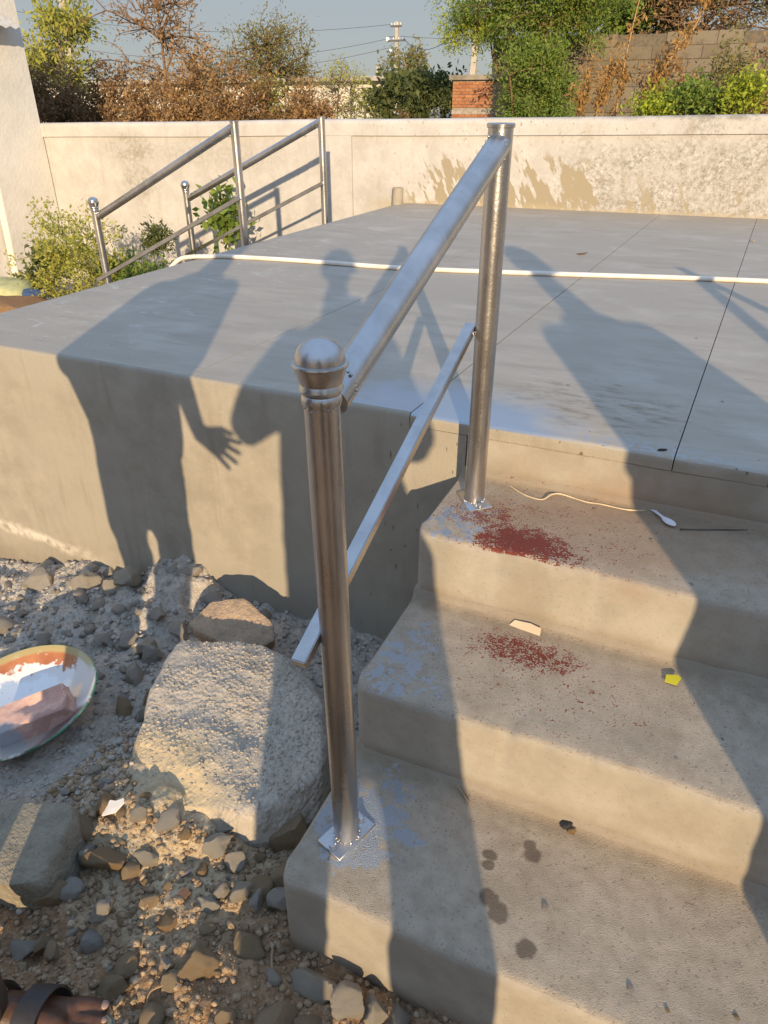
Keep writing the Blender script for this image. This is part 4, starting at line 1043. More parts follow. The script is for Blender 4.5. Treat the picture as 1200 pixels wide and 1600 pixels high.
def sole(p, x, y, z, yaw_, mat, strap=None):
    """flat sandal: sole with toe and heel outline, straps over the foot."""
    out = [(-.032, -.125), (-.012, -.138), (.012, -.138), (.032, -.125), (.036, -.07), (.036, .0), (.048, .06), (.050, .10), (.036, .135), (.008, .148), (-.022, .138), (-.044, .105), (-.046, .06), (-.034, .0), (-.035, -.07)]
    M_ = Matrix.Translation((x, y, z)) @ Matrix.Rotation(yaw_, 4, 'Z')
    bm = bmesh.new(); a = [bm.verts.new(M_ @ Vector((u, v, 0))) for u, v in out]; b = [bm.verts.new(M_ @ Vector((u, v, .017))) for u, v in out]
    bm.faces.new(a[::-1]); bm.faces.new(b)
    for i in range(len(out)): bm.faces.new((a[i], a[(i + 1) % len(out)], b[(i + 1) % len(out)], b[i]))
    bmesh.ops.bevel(bm, geom=[e for e in bm.edges if abs(e.verts[0].co.z - e.verts[1].co.z) < .001], offset=.004, segments=2, affect='EDGES')
    s = bm_obj('sandal', bm, mat, p, 40)
    for (yy, hw_, hz, wd) in ((.022, .053, .092, .020), (-.050, .045, .118, .011)):
        V_, F_ = [], []
        for i in range(19):
            t = math.pi * i / 18
            for (dy, dr) in ((-wd, 0), (wd, 0), (wd, .0035), (-wd, .0035)):
                V_.append(M_ @ Vector(((hw_ + dr) * math.cos(t), yy + dy - .25 * (math.cos(t)) * .03, .010 + (hz + dr - .010) * math.sin(t) ** .8)))
        for i in range(18):
            for k in range(4): F_.append((i * 4 + k, i * 4 + (k + 1) % 4, i * 4 + 4 + (k + 1) % 4, i * 4 + 4 + k))
        mesh_obj('strap', V_, F_, strap or mat, s, 40)
    return M_
def foot(L, ankle, x, y, z, yaw_, toes=True):
    """bare foot on a sole whose top is at z."""
    M_ = Matrix.Translation((x, y, z)) @ Matrix.Rotation(yaw_, 4, 'Z'); T = lambda u, v, w: M_ @ Vector((u, v, w))
    L += [('c', Vector(ankle), .036, T(0, -.062, .045), .036), ('c', T(0, -.085, .030), .032, T(0, -.02, .040), .034), ('c', T(0, -.03, .046), .032, T(.006, .05, .024), .026),
          ('c', T(-.014, -.02, .030), .026, T(-.020, .062, .018), .020), ('c', T(.016, -.02, .030), .024, T(.028, .060, .017), .019), ('c', T(-.018, .060, .017), .018, T(.030, .064, .016), .018)]
    tips = []
    if toes:
        for (u, v0, ln, r) in ((-.030, .066, .050, .0130), (-.0105, .075, .050, .0092), (.006, .074, .044, .0088), (.0215, .070, .037, .0084), (.036, .062, .028, .0080)):
            a = T(u, v0, .016); b = T(u * 1.08, v0 + ln * .55, .0185); c = T(u * 1.1, v0 + ln, .0115)
            L += [('c', a, r * 1.05, b, r), ('c', b, r, c, r * .92)]; tips.append((c, r, M_))
    return tips
H_SAND = simple('grey_green_sole', (.20, .22, .18), .8, 0, .12); H_STRAP = simple('dark_leather_strap', (.035, .034, .036), .55, 0, .2)

# -- man on the left: one sandalled foot is in the picture, his open hand shows in the shadow
TA, zA = .598, -.690
def A(a, h0, dt=0.0): return Vector((a, TA + dt, h0 - .2438 * (TA + dt)))   # a point by where its shadow falls
LB = []
ank = Vector((-.640, TA + .005, -.60)); ank2 = Vector((-.800, TA - .10, -.60))
shA = [A(-.845, .775), A(-.555, .775)]
tips = foot(LB, ank, -.572, TA + .032, zA + .022, R(-96))
foot(LB, ank2, -.80, TA - .02, zA + .012, R(-40))
LB += [('c', ank, .040, Vector((-.625, TA, -.22)), .058), ('c', Vector((-.625, TA, -.22)), .062, Vector((-.65, TA - .02, .15)), .085),
       ('c', ank2, .040, Vector((-.795, TA - .06, -.22)), .058), ('c', Vector((-.795, TA - .06, -.22)), .062, Vector((-.76, TA - .03, .15)), .085),
       ('e', Vector((-.705, TA - .02, .22)), (.155, .115, .13)), ('e', Vector((-.70, TA, .47)), (.165, .11, .22)), ('c', Vector((-.68, TA, .62)), .075, Vector((-.66, TA + .02, .79)), .055)]
TH = head_parts(LB, (-.655, TA + .03, .895), R(-35))
LB += [('c', Vector((-.545, TA + .01, .61)), .050, Vector((-.520, TA - .13, .40)), .042), ('c', Vector((-.520, TA - .13, .40)), .040, Vector((-.475, TA - .34, .260)), .026),
       ('c', Vector((-.845, TA + .0, .60)), .050, Vector((-.885, TA, .36)), .042), ('c', Vector((-.885, TA, .36)), .040, Vector((-.845, TA + .08, .16)), .027)]
hand(LB, (-.470, TA - .345, .252), (-.418, TA - .355, .222), (.20, -.90, .35), 1.6, .1, -1)
hand(LB, (-.842, TA + .085, .15), (-.815, TA + .115, .07), (-1, 0, .1), .5, .7, 1)
pA = person('person in brown trousers and sandals at the left edge, only a foot in view', LB,
    [('c', Vector((-.70, TA, .14)), .170, Vector((-.70, TA, .50)), .175), ('e', Vector((-.70, TA, .56)), (.185, .12, .10)), ('e', Vector((-.685, TA + .005, .655)), (.115, .085, .055)), ('c', Vector((-.555, TA + .01, .61)), .066, Vector((-.525, TA - .12, .41)), .060), ('c', Vector((-.835, TA, .60)), .066, Vector((-.885, TA, .38)), .058)],
    [('c', Vector((-.637, TA + .005, -.565)), .060, Vector((-.625, TA, -.2)), .074), ('c', Vector((-.635, TA, -.2)), .08, Vector((-.65, TA - .02, .18)), .105),
     ('c', Vector((-.792, TA - .10, -.57)), .056, Vector((-.795, TA - .06, -.2)), .070), ('c', Vector((-.800, TA - .06, -.2)), .082, Vector((-.765, TA - .03, .18)), .11), ('e', Vector((-.71, TA - .02, .16)), (.165, .125, .11))],
    cloth('check_shirt', (.30, .32, .36)), cloth('brown_trousers', (.085, .065, .048)), (0, 0, 0), TH, .0045)
sole(pA, -.572, TA + .032, zA + .006, R(-96), H_SAND, H_STRAP); sole(pA, -.80, TA - .02, zA - .004, R(-40), H_SAND, H_STRAP)
for (c, r, M_) in tips:
    b2 = bmesh.new(); bmesh.ops.create_uvsphere(b2, u_segments=10, v_segments=6, radius=1); b2.transform(Matrix.Translation(c + Vector((0, 0, r * .55)) + (M_.to_3x3() @ Vector((0, r * .25, 0)))) @ M_.to_3x3().to_4x4() @ Matrix.Diagonal((r * .62, r * .72, r * .35, 1))); bm_obj('toe_nail', b2, M_NAIL, pA, 180)

# -- the one who takes the picture: arms raised to the phone behind the lens
TB, zB = -.38, -.705
LB = []
foot(LB, (-.150, TB - .02, -.61), -.155, TB + .06, zB + .012, R(12)); foot(LB, (.115, TB - .02, -.61), .125, TB + .06, zB + .012, R(-14))
LB += [('c', (-.15, TB - .02, -.61), .040, (-.145, TB, -.18), .058), ('c', (-.145, TB, -.18), .062, (-.11, TB, .20), .085), ('c', (.115, TB - .02, -.61), .040, (.11, TB, -.18), .058), ('c', (.11, TB, -.18), .062, (.06, TB, .20), .085),
       ('e', (-.025, TB, .26), (.165, .115, .13)), ('e', (-.05, TB, .50), (.165, .11, .22)), ('c', (-.06, TB, .64), .07, (-.065, TB + .02, .83), .052)]
TH = head_parts(LB, (-.065, TB + .03, .965), R(-6))
LB += [('c', (-.215, TB, .64), .052, (-.310, TB + .08, .400), .044), ('c', (-.310, TB + .08, .400), .040, (-.078, -.165, .488), .026),
       ('c', (.085, TB, .64), .052, (.150, TB + .08, .390), .044), ('c', (.150, TB + .08, .390), .040, (.072, -.165, .486), .026)]
hand(LB, (-.075, -.160, .495), (-.060, -.118, .545), (-.9, .1, .3), .3, .6, 1); hand(LB, (.069, -.160, .493), (.057, -.118, .543), (.9, .1, .3), .3, .6, -1)
pB = person('person holding up a phone at the camera position, casting the middle shadow', LB,
    [('c', (-.045, TB, .16), .178, (-.05, TB, .50), .172), ('e', (-.055, TB, .58), (.19, .12, .10)), ('e', (-.06, TB + .005, .685), (.115, .085, .055)), ('c', (-.205, TB, .64), .070, (-.305, TB + .09, .425), .064), ('c', (.075, TB, .64), .070, (.145, TB + .09, .415), .064)],
    [('c', (-.158, TB - .015, -.575), .080, (-.150, TB, -.2), .088), ('c', (-.150, TB, -.2), .090, (-.11, TB, .20), .115), ('c', (.128, TB - .015, -.575), .080, (.118, TB, -.2), .088), ('c', (.118, TB, -.2), .090, (.06, TB, .20), .115), ('e', (-.03, TB, .17), (.185, .125, .14)), ('c', (-.03, TB, .05), .10, (-.015, TB, -.12), .07)],
    cloth('blue_grey_shirt', (.18, .22, .30)), cloth('dark_trousers', (.06, .06, .07)), (0, 0, 0), TH, .008)
sole(pB, -.155, TB + .06, zB - .004, R(12), H_SAND, H_STRAP); sole(pB, .125, TB + .06, zB - .004, R(-14), H_SAND, H_STRAP)
ph = empty('phone', (0, 0, 0)); fw = Vector((-math.sin(R(24.1)), math.cos(R(24.1)), 0)) * math.cos(R(29.77)) + Vector((0, 0, -math.sin(R(29.77))))
ph.location = Vector((0, 0, CAM_H)) - fw * .022; ph.rotation_euler = cam.rotation_euler
bm_obj('body', box_bm(-.038, .038, -.120, .042, -.0045, .0045, .004, 2), simple('black_phone', (.02, .02, .022), .3), ph, 40)
bm_obj('screen', box_bm(-.035, .035, -.116, .038, .0048, .0058, .0004), simple('phone_glass', (.03, .03, .035), .1), ph, 40)
tag(ph, 'black phone held in both hands at the camera position', 'phone')

# -- bystander on the right, in front of the steps
TC, zC = -.15, -.705
cx = .86
LB = []
foot(LB, (cx - .12, TC - .02, -.61), cx - .13, TC + .06, zC + .012, R(14)); foot(LB, (cx + .12, TC - .02, -.61), cx + .13, TC + .06, zC + .012, R(-12))
LB += [('c', (cx - .12, TC - .02, -.61), .040, (cx - .11, TC, -.18), .058), ('c', (cx - .11, TC, -.18), .062, (cx - .08, TC, .20), .085), ('c', (cx + .12, TC - .02, -.61), .040, (cx + .11, TC, -.18), .058), ('c', (cx + .11, TC, -.18), .062, (cx + .08, TC, .20), .085),
       ('e', (cx, TC, .25), (.16, .115, .13)), ('e', (cx, TC, .47), (.165, .11, .21)), ('c', (cx + .005, TC, .60), .07, (cx + .015, TC + .02, .80), .052)]
TH = head_parts(LB, (cx + .025, TC + .03, .925), R(20))
LB += [('c', (cx - .155, TC, .59), .050, (cx - .185, TC - .01, .34), .042), ('c', (cx - .185, TC - .01, .34), .040, (cx - .165, TC + .06, .10), .026), ('c', (cx + .165, TC, .59), .050, (cx + .185, TC - .01, .34), .042), ('c', (cx + .185, TC - .01, .34), .040, (cx + .16, TC + .06, .10), .026)]
hand(LB, (cx - .165, TC + .062, .095), (cx - .160, TC + .075, .02), (-1, 0, .1), .4, .6, 1); hand(LB, (cx + .16, TC + .062, .095), (cx + .155, TC + .075, .02), (1, 0, .1), .4, .6, -1)
pC = person('person standing in front of the right half of the steps, casting the right shadow', LB,
    [('c', (cx, TC, .10), .172, (cx, TC, .48), .170), ('e', (cx, TC, .54), (.185, .12, .10)), ('e', (cx + .005, TC + .005, .645), (.115, .085, .055)), ('c', (cx - .145, TC, .59), .070, (cx - .180, TC - .01, .36), .062), ('c', (cx + .155, TC, .59), .070, (cx + .185, TC - .01, .36), .062)],
    [('c', (cx - .12, TC - .015, -.575), .088, (cx - .115, TC, -.2), .095), ('c', (cx - .115, TC, -.2), .098, (cx - .09, TC, .20), .12), ('c', (cx + .12, TC - .015, -.575), .085, (cx + .11, TC, -.2), .09), ('c', (cx + .11, TC, -.2), .095, (cx + .085, TC, .20), .115), ('e', (cx, TC, .16), (.185, .125, .13)), ('c', (cx, TC, .05), .10, (cx, TC, -.45), .06)],
    cloth('white_shirt', (.55, .54, .50)), cloth('grey_trousers', (.12, .12, .12)), (0, 0, 0), TH, .009)
sole(pC, cx - .13, TC + .06, zC - .004, R(14), H_SAND, H_STRAP); sole(pC, cx + .13, TC + .06, zC - .004, R(-12), H_SAND, H_STRAP)

# ------------------------------------------------------------------ plants
def leaf_mat(name, a, b, trans=.35):
    m = MT(name); r = m.island()
    c = m.mix(r, a, b); m.set(m.b.inputs['Base Color'], c); m.b.inputs['Roughness'].default_value = .6; m.b.inputs['Specular IOR Level'].default_value = .25
    tr = m.t.nodes.new('ShaderNodeBsdfTranslucent'); m.set(tr.inputs[0], c); mx = m.t.nodes.new('ShaderNodeMixShader'); mx.inputs[0].default_value = trans
    m.t.links.new(m.b.outputs[0], mx.inputs[1]); m.t.links.new(tr.outputs[0], mx.inputs[2]); m.t.links.new(mx.outputs[0], m.out.inputs[0])
    return m.m
LF_GREEN = leaf_mat('fresh_green_leaf', (.13, .21, .035), (.27, .34, .07)); LF_YEL = leaf_mat('yellow_green_leaf', (.30, .31, .06), (.48, .46, .10)); LF_DARK = leaf_mat('dark_green_leaf', (.075, .10, .035), (.16, .18, .06))
LF_OLIVE = leaf_mat('olive_leaf', (.17, .165, .055), (.30, .26, .09)); LF_BROWN = leaf_mat('dry_brown_leaf', (.17, .095, .042), (.33, .20, .09)); LF_RUST = leaf_mat('dry_tan_leaf', (.28, .165, .07), (.46, .29, .13)); LF_LIME = leaf_mat('lime_creeper_leaf', (.26, .34, .04), (.48, .52, .06))
BK_GREY = simple('grey_bark', (.20, .155, .11), .9, 0, .3, 30); BK_BROWN = simple('brown_twig_bark', (.19, .115, .062), .9, 0, .3, 30); BK_TAN = simple('dry_vine_bark', (.42, .27, .12), .9, 0, .25, 30); BK_GREEN = simple('green_stem', (.20, .20, .06), .8, 0, .25)
def fast_mesh(name, VV, FF, mat, parent=None, smooth=False):
    me = bpy.data.meshes.new(name); VV = np.asarray(VV, np.float32); k = FF.shape[1]
    me.vertices.add(len(VV)); me.vertices.foreach_set('co', VV.ravel()); me.loops.add(FF.size); me.loops.foreach_set('vertex_index', FF.ravel().astype(np.int32))
    me.polygons.add(len(FF)); me.polygons.foreach_set('loop_start', np.arange(0, FF.size, k, dtype=np.int32)); me.update(calc_edges=True)
    me.materials.append(mat)
    if smooth: me.shade_smooth()
    o = bpy.data.objects.new(name, me); link(o)
    if parent: o.parent = parent
    return o
def branches(paths, sides=5):
    V_, F_ = [], []
    for (pts, r0, r1) in paths:
        n = len(pts); rad = [r0 + (r1 - r0) * i / (n - 1) for i in range(n)]
        v, f = tube(pts, rad, sides, False); o = len(V_); V_ += [tuple(q) for q in v]; F_ += [tuple(o + i for i in q) for q in f]
    return V_, F_
def leaves(P, D, ln, wd, rg, flat=.0):
    """diamond leaf at each P pointing along D."""
    n = len(P); D = D / (np.linalg.norm(D, axis=1)[:, None] + 1e-9)
    up = rg.normal(size=(n, 3)); up[:, 2] += flat; S = np.cross(D, up); S /= (np.linalg.norm(S, axis=1)[:, None] + 1e-9); N = np.cross(S, D)
    k = rg.uniform(.6, 1.3, (n, 1)); L_ = ln * k; W_ = wd * k
    q = np.stack([P, P + D * L_ * .5 + S * W_ * .5 + N * L_ * .06, P + D * L_, P + D * L_ * .5 - S * W_ * .5 + N * L_ * .06], 1).reshape(-1, 3)
    F_ = np.arange(n * 4).reshape(-1, 4); return q, F_
def plant(name, label, cat, base, crown, twigs, per, leaf, lmat, bmat, seed, trunk_r=.03, fork=.45, droop=.0, feather=False, group=None, up=.0, wild=.25, lstart=.3, tw_r=.006, stems=1):
    """crown: (centre xyz offset from base, radii). twigs reach random points of the crown volume; leaves sit along them."""
    rg = np.random.default_rng(seed); base = Vector(base)
    root = empty(name, base); tag(root, label, cat, group)
    cc, cr = np.array(crown[0]), np.array(crown[1])
    paths, LP, LD = [], [], []
    trunks = []
    for s in range(stems):
        top = Vector((cc[0] * .8 + rg.normal() * cr[0] * (.12 if stems == 1 else .5), cc[1] * .8 + rg.normal() * cr[1] * (.12 if stems == 1 else .5), max(cc[2] + cr[2] * .35, .1)))
        b0 = Vector((rg.normal() * .02 * stems, rg.normal() * .02 * stems, -.08)); pts = []
        for i in range(9):
            t = i / 8; p = b0.lerp(top, t) + Vector((rg.normal(), rg.normal(), 0)) * .05 * cr[0] * math.sin(t * math.pi); pts.append(p)
        paths.append((pts, trunk_r, trunk_r * .3)); trunks.append(pts)
    mr = float(np.mean(cr))
    def along(pts, npt, r0, r1, spread_):
        paths.append((pts, r0, r1))
        if npt <= 0: return
        m_ = len(pts) - 1
        t = rg.uniform(lstart, 1.0, npt); i0 = np.clip((t * m_).astype(int), 0, m_ - 1); fr = t * m_ - i0
        PA = np.array([p[:] for p in pts]); pos = PA[i0] * (1 - fr[:, None]) + PA[i0 + 1] * fr[:, None]; tg = PA[i0 + 1] - PA[i0]; tg /= (np.linalg.norm(tg, axis=1)[:, None] + 1e-9)
        jit = rg.normal(size=(npt, 3)) * leaf[0] * spread_
        LP.append(pos + jit); LD.append(tg * .5 + rg.normal(size=(npt, 3)) * (.7 if not feather else .5))
    nl = max(6, twigs // 6)
    for k in range(nl):
        while True:
            q = rg.uniform(-1, 1, 3); d = np.linalg.norm(q)
            if .25 < d <= 1: break
        q = cc + q * cr * (.80 + wild * rg.normal() * .35)
        tr = trunks[int(rg.integers(stems))]; zz = [p.z for p in tr]; want = q[2] - rg.uniform(.15, .7) * mr
        a = tr[int(np.clip(np.searchsorted(zz, want), 2, 8))]
        e = Vector(q); mid = a.lerp(e, .5) + Vector((rg.normal() * .10, rg.normal() * .10, rg.normal() * .08 + .10 + .15 * up)) * mr
        pts = [a * (1 - t) ** 2 + mid * 2 * t * (1 - t) + e * t * t for t in np.linspace(0, 1, 7)]
        if droop:
            for i, p in enumerate(pts): p.z -= droop * (i / 6) ** 3 * float(cr[2]) * rg.uniform(.3, 1)
        along(pts, per // 2, max(tw_r * .9, trunk_r * .38), tw_r * .5, .9 if not feather else 1.4)
        for s_ in range(6):
            b = pts[int(rg.integers(2, 7))]; dv = Vector(rg.normal(size=3)); dv.z = dv.z * .6 + .25 * up + .12; dv.normalize()
            ow = (b - Vector(cc)); ow = ow.normalized() if ow.length > 1e-4 else dv
            dv = (dv * .75 + ow * .45).normalized(); ln_ = mr * rg.uniform(.25, .62) * (1 + wild * abs(rg.normal()) * .5)
            bend = Vector(rg.normal(size=3)) * .12 * ln_
            p2 = [b + dv * ln_ * t + bend * math.sin(t * 3.0) - Vector((0, 0, 1)) * droop * ln_ * t * t * .6 for t in np.linspace(0, 1, 5)]
            along(p2, per, tw_r, tw_r * .25, .9 if not feather else 1.3)
    V_, F_ = branches(paths); tk = mesh_obj('trunk', V_, F_, bmat, root, 180)
    if per:
        LPc, LDc = np.concatenate(LP), np.concatenate(LD)
        q, f = leaves(LPc, LDc, leaf[0], leaf[1], rg, .6); cw = fast_mesh('crown', q, f, lmat, root)
    return root
GB = -.92
TB_G = 'trees beyond the wall'; BB_G = 'dry bushes beyond the wall'
plant('leafy_tree', 'yellow-green leafy tree rising above the dry bushes next to the house', 'tree', (-9.1, 9.0, GB), ((0, 0, 2.35), (.80, .6, .62)), 60, 40, (.085, .035), LF_YEL, BK_GREY, 1, .05, group=TB_G)
plant('leafy_tree', 'darker green low tree between the house edge and the yellow-green tree', 'tree', (-10.1, 9.6, GB), ((0, 0, 1.9), (.5, .5, .45)), 36, 60, (.08, .035), LF_OLIVE, BK_GREY, 2, .05, group=TB_G)
plant('dead_tree', 'tall thin dry tree with bare twigs reaching out of the picture top', 'tree', (-6.9, 8.5, GB), ((0, 0, 2.35), (.85, .6, .85)), 130, 16, (.045, .02), LF_RUST, BK_BROWN, 3, .040, group=TB_G, wild=.5, tw_r=.008)
plant('thorn_tree', 'olive thorn tree with a tangled round crown above the far handrail', 'tree', (-5.25, 8.5, GB), ((0, 0, 2.02), (.66, .6, .52)), 150, 38, (.042, .015), LF_OLIVE, BK_BROWN, 4, .045, feather=True, group=TB_G, wild=.45, tw_r=.007)
plant('thorn_tree', 'thin thorn shrub with long bare shoots right of the tangled olive tree', 'tree', (-4.62, 8.7, GB), ((.3, 0, 1.62), (.62, .5, .42)), 60, 14, (.035, .012), LF_OLIVE, BK_GREY, 5, .02, feather=True, group=TB_G, wild=.7, tw_r=.005)
plant('thorn_tree', 'sparse light green shrub in front of the far white building', 'shrub', (-4.05, 8.0, GB), ((0, 0, 1.70), (.36, .4, .30)), 60, 18, (.035, .013), LF_YEL, BK_GREY, 6, .02, feather=True, group=TB_G, tw_r=.004)
for i, (x, y, zt, rx, lm, lb) in enumerate((
    (-8.20, 7.7, 1.16, .48, LF_BROWN, 'dark brown dry bush nearest the house corner'), (-7.55, 7.6, 1.10, .44, LF_BROWN, 'dark brown dry bush, second from the house corner'),
    (-6.95, 7.6, 1.10, .44, LF_BROWN, 'brown dry bush left of the tall bare tree foot'), (-6.35, 7.5, 1.12, .44, LF_RUST, 'reddish dry bush in front of the tall bare tree'),
    (-5.72, 7.5, 1.12, .44, LF_RUST, 'rusty dry bush behind the nearer far handrail top'), (-5.12, 7.4, .98, .40, LF_RUST, 'tan dry bush left below the olive thorn tree'),
    (-4.58, 7.4, .96, .38, LF_BROWN, 'brown dry bush right below the olive thorn tree'), (-4.15, 7.3, .90, .30, LF_RUST, 'low dry bush behind the farther handrail top'))):
    plant('dry_bush', lb, 'bush', (x, y, GB), ((0, 0, (zt - GB) * .62), (rx, .38, (zt - GB) * .44)), 170, 60, (.046, .020), lm, BK_BROWN, 20 + i, .014, group=BB_G, wild=.35, tw_r=.0035, stems=5, up=.3, lstart=.1)
for i, (x, y, zt, rx, lb) in enumerate(((-5.6, 7.9, 1.22, .4, 'olive green bush between the rusty bushes'), (-4.75, 7.7, 1.05, .35, 'yellowish green bush under the thorn tree'))):
    plant('green_bush', lb, 'bush', (x, y, GB), ((0, 0, (zt - GB) * .66), (rx, .35, (zt - GB) * .36)), 70, 40, (.045, .018), LF_YEL if i else LF_OLIVE, BK_BROWN, 40 + i, .014, group=BB_G, tw_r=.004, stems=3)
plant('broad_leaf_shrub', 'dark broad-leaved shrub in front of the far white building', 'shrub', (-6.17, 14, GB), ((0, 0, 1.75), (.40, .4, .55)), 44, 34, (.12, .065), LF_DARK, BK_GREY, 50, .03, group=TB_G)
plant('broad_leaf_shrub', 'dark dense shrub left of the brick shed', 'shrub', (-6.45, 16, GB), ((0, 0, 1.80), (.50, .4, .58)), 60, 40, (.11, .055), LF_DARK, BK_GREY, 51, .03, group=TB_G)
plant('broad_leaf_shrub', 'dark dense shrub touching the brick shed roof', 'shrub', (-5.75, 16, GB), ((0, 0, 1.82), (.42, .4, .55)), 50, 40, (.11, .055), LF_DARK, BK_GREY, 52, .03, group=TB_G)
plant('leafy_tree', 'hazy olive tree behind the utility pole foot', 'tree', (-10.0, 24, GB), ((0, 0, 2.5), (.75, .6, .55)), 60, 46, (.11, .05), LF_OLIVE, BK_GREY, 53, .05, group=TB_G)
plant('dry_bush', 'low brown dry thicket at the foot of the far shrubs', 'bush', (-5.35, 12.6, GB), ((0, 0, .95), (.62, .3, .50)), 120, 34, (.05, .02), LF_BROWN, BK_BROWN, 54, .012, group=BB_G, stems=6, tw_r=.004)
# right-hand side
plant('feathery_tree', 'big feathery green tree spreading over the block wall', 'tree', (-2.75, 13.5, GB), ((-.50, 0, 3.32), (1.75, .9, .68)), 300, 110, (.060, .020), LF_GREEN, BK_BROWN, 60, .08, feather=True, group=TB_G, droop=.25, tw_r=.008, wild=.3)
plant('feathery_tree', 'green feathery branch hanging left over the brick shed', 'tree', (-3.55, 13.9, GB), ((-.95, 0, 3.02), (.80, .5, .50)), 72, 70, (.058, .020), LF_LIME, BK_BROWN, 61, .04, feather=True, group=TB_G, droop=.5, tw_r=.006, wild=.3)
plant('feathery_bush', 'dense green feathery bush in front of the block wall', 'bush', (-3.0, 12.4, GB), ((0, 0, 1.72), (.66, .5, .85)), 190, 110, (.054, .020), LF_GREEN, BK_BROWN, 62, .04, feather=True, group=TB_G, tw_r=.006, stems=2)
plant('leafy_tree', 'dense green tree standing behind the block wall top', 'tree', (-2.65, 16.5, GB), ((0, 0, 3.45), (1.2, .8, .80)), 110, 60, (.11, .05), LF_GREEN, BK_GREY, 63, .07, group=TB_G)
plant('leafy_tree', 'dark green tree behind the block wall right of the feathery tree', 'tree', (-1.5, 16.8, GB), ((0, 0, 3.35), (1.0, .8, .75)), 80, 56, (.11, .05), LF_DARK, BK_GREY, 64, .07, group=TB_G)
plant('dead_tree', 'dry tangled tree behind the right part of the block wall', 'tree', (-.85, 15.6, GB), ((0, 0, 3.15), (1.4, .8, 1.0)), 260, 14, (.07, .028), LF_RUST, BK_BROWN, 65, .055, group=TB_G, wild=.5, tw_r=.009)
plant('dead_tree', 'dry twiggy tree at the top right corner of the picture', 'tree', (.4, 15.2, GB), ((0, 0, 3.1), (1.3, .8, 1.05)), 240, 24, (.07, .028), LF_OLIVE, BK_BROWN, 66, .055, group=TB_G, wild=.5, tw_r=.008)
for i, (x, y, zt, rx, lm, lb) in enumerate(((-.70, 7.7, 1.10, .34, LF_RUST, 'tan dry bush at the right end of the visible block wall'), (-.28, 7.7, 1.20, .36, LF_OLIVE, 'olive brown bush behind the lime creeper'),
    (.10, 7.7, 1.18, .34, LF_RUST, 'dry brown bush at the right edge of the picture'), (.45, 7.6, 1.15, .34, LF_OLIVE, 'olive bush cut off by the right edge of the picture'))):
    plant('dry_bush', lb, 'bush', (x, y, GB), ((0, 0, (zt - GB) * .62), (rx, .36, (zt - GB) * .42)), 160, 54, (.044, .019), lm, BK_BROWN, 70 + i, .013, group=BB_G, wild=.35, tw_r=.0035, stems=5, up=.3, lstart=.1)
for i, (x, y, zc, rx, rz_, lb) in enumerate(((-.74, 7.15, .64, .18, .10, 'lime green creeper patch, leftmost above the wall coping'), (-.42, 7.15, .74, .20, .10, 'lime green creeper patch in the middle above the wall coping'), (-.08, 7.15, .76, .20, .13, 'lime green creeper patch, rightmost above the wall coping'))):
    plant('creeper', lb, 'creeper', (x, y, GB), ((0, 0, zc - GB), (rx, .25, rz_)), 36, 34, (.040, .020), LF_LIME if i != 1 else LF_GREEN, BK_GREEN, 80 + i, .008, feather=True, group='creepers over the dry bushes', tw_r=.004, stems=3)
def vine(label, pts, r, seed):
    rg = np.random.default_rng(seed); root = empty('dry_vine', pts[0]); tag(root, label, 'vine', 'dry vines on the block wall')
    P = [p - Vector(pts[0]) for p in spline(pts, 8)]; paths = [(P, r, r * .5)]; LP, LD = [], []
    for k in range(46):
        a = P[int(rg.integers(3, len(P)))]; e = a + Vector((rg.normal() * .05, rg.normal() * .05, abs(rg.normal()) * .12)); paths.append(([a, a.lerp(e, .5) + Vector((rg.normal() * .015, 0, 0)), e], .003, .001))
        for j in range(12): LP.append(np.array(a.lerp(e, rg.uniform(.2, 1))) + rg.normal(size=3) * .018); LD.append(rg.normal(size=3) + np.array([0, 0, -.8]))
    V_, F_ = branches(paths); mesh_obj('stem', V_, F_, BK_TAN, root, 180)
    q, f = leaves(np.array(LP), np.array(LD), .045, .018, rg); fast_mesh('foliage', q, f, leaf_mat('dry_vine_leaf', (.32, .18, .055), (.48, .29, .10)), root)
vine('straight dry vine climbing the middle of the block wall', [(-1.10, 7.5, GB), (-1.08, 7.5, .3), (-1.07, 7.5, .8), (-1.05, 7.5, 1.15), (-1.0, 7.5, 1.6)], .010, 1)
vine('leaning dry vine at the right of the block wall', [(-.93, 7.5, GB), (-.9, 7.5, .5), (-.80, 7.5, .80), (-.70, 7.5, 1.02), (-.56, 7.5, 1.22), (-.45, 7.5, 1.5)], .012, 2)
vine('short dry stalk left of the straight vine', [(-1.26, 7.5, GB), (-1.25, 7.5, .5), (-1.22, 7.5, .75), (-1.16, 7.5, .95)], .008, 3)
vine('dry stalk with drooping seed heads at the left of the wall vines', [(-1.42, 7.5, GB), (-1.40, 7.5, .5), (-1.39, 7.5, .72), (-1.36, 7.5, .88)], .007, 4)
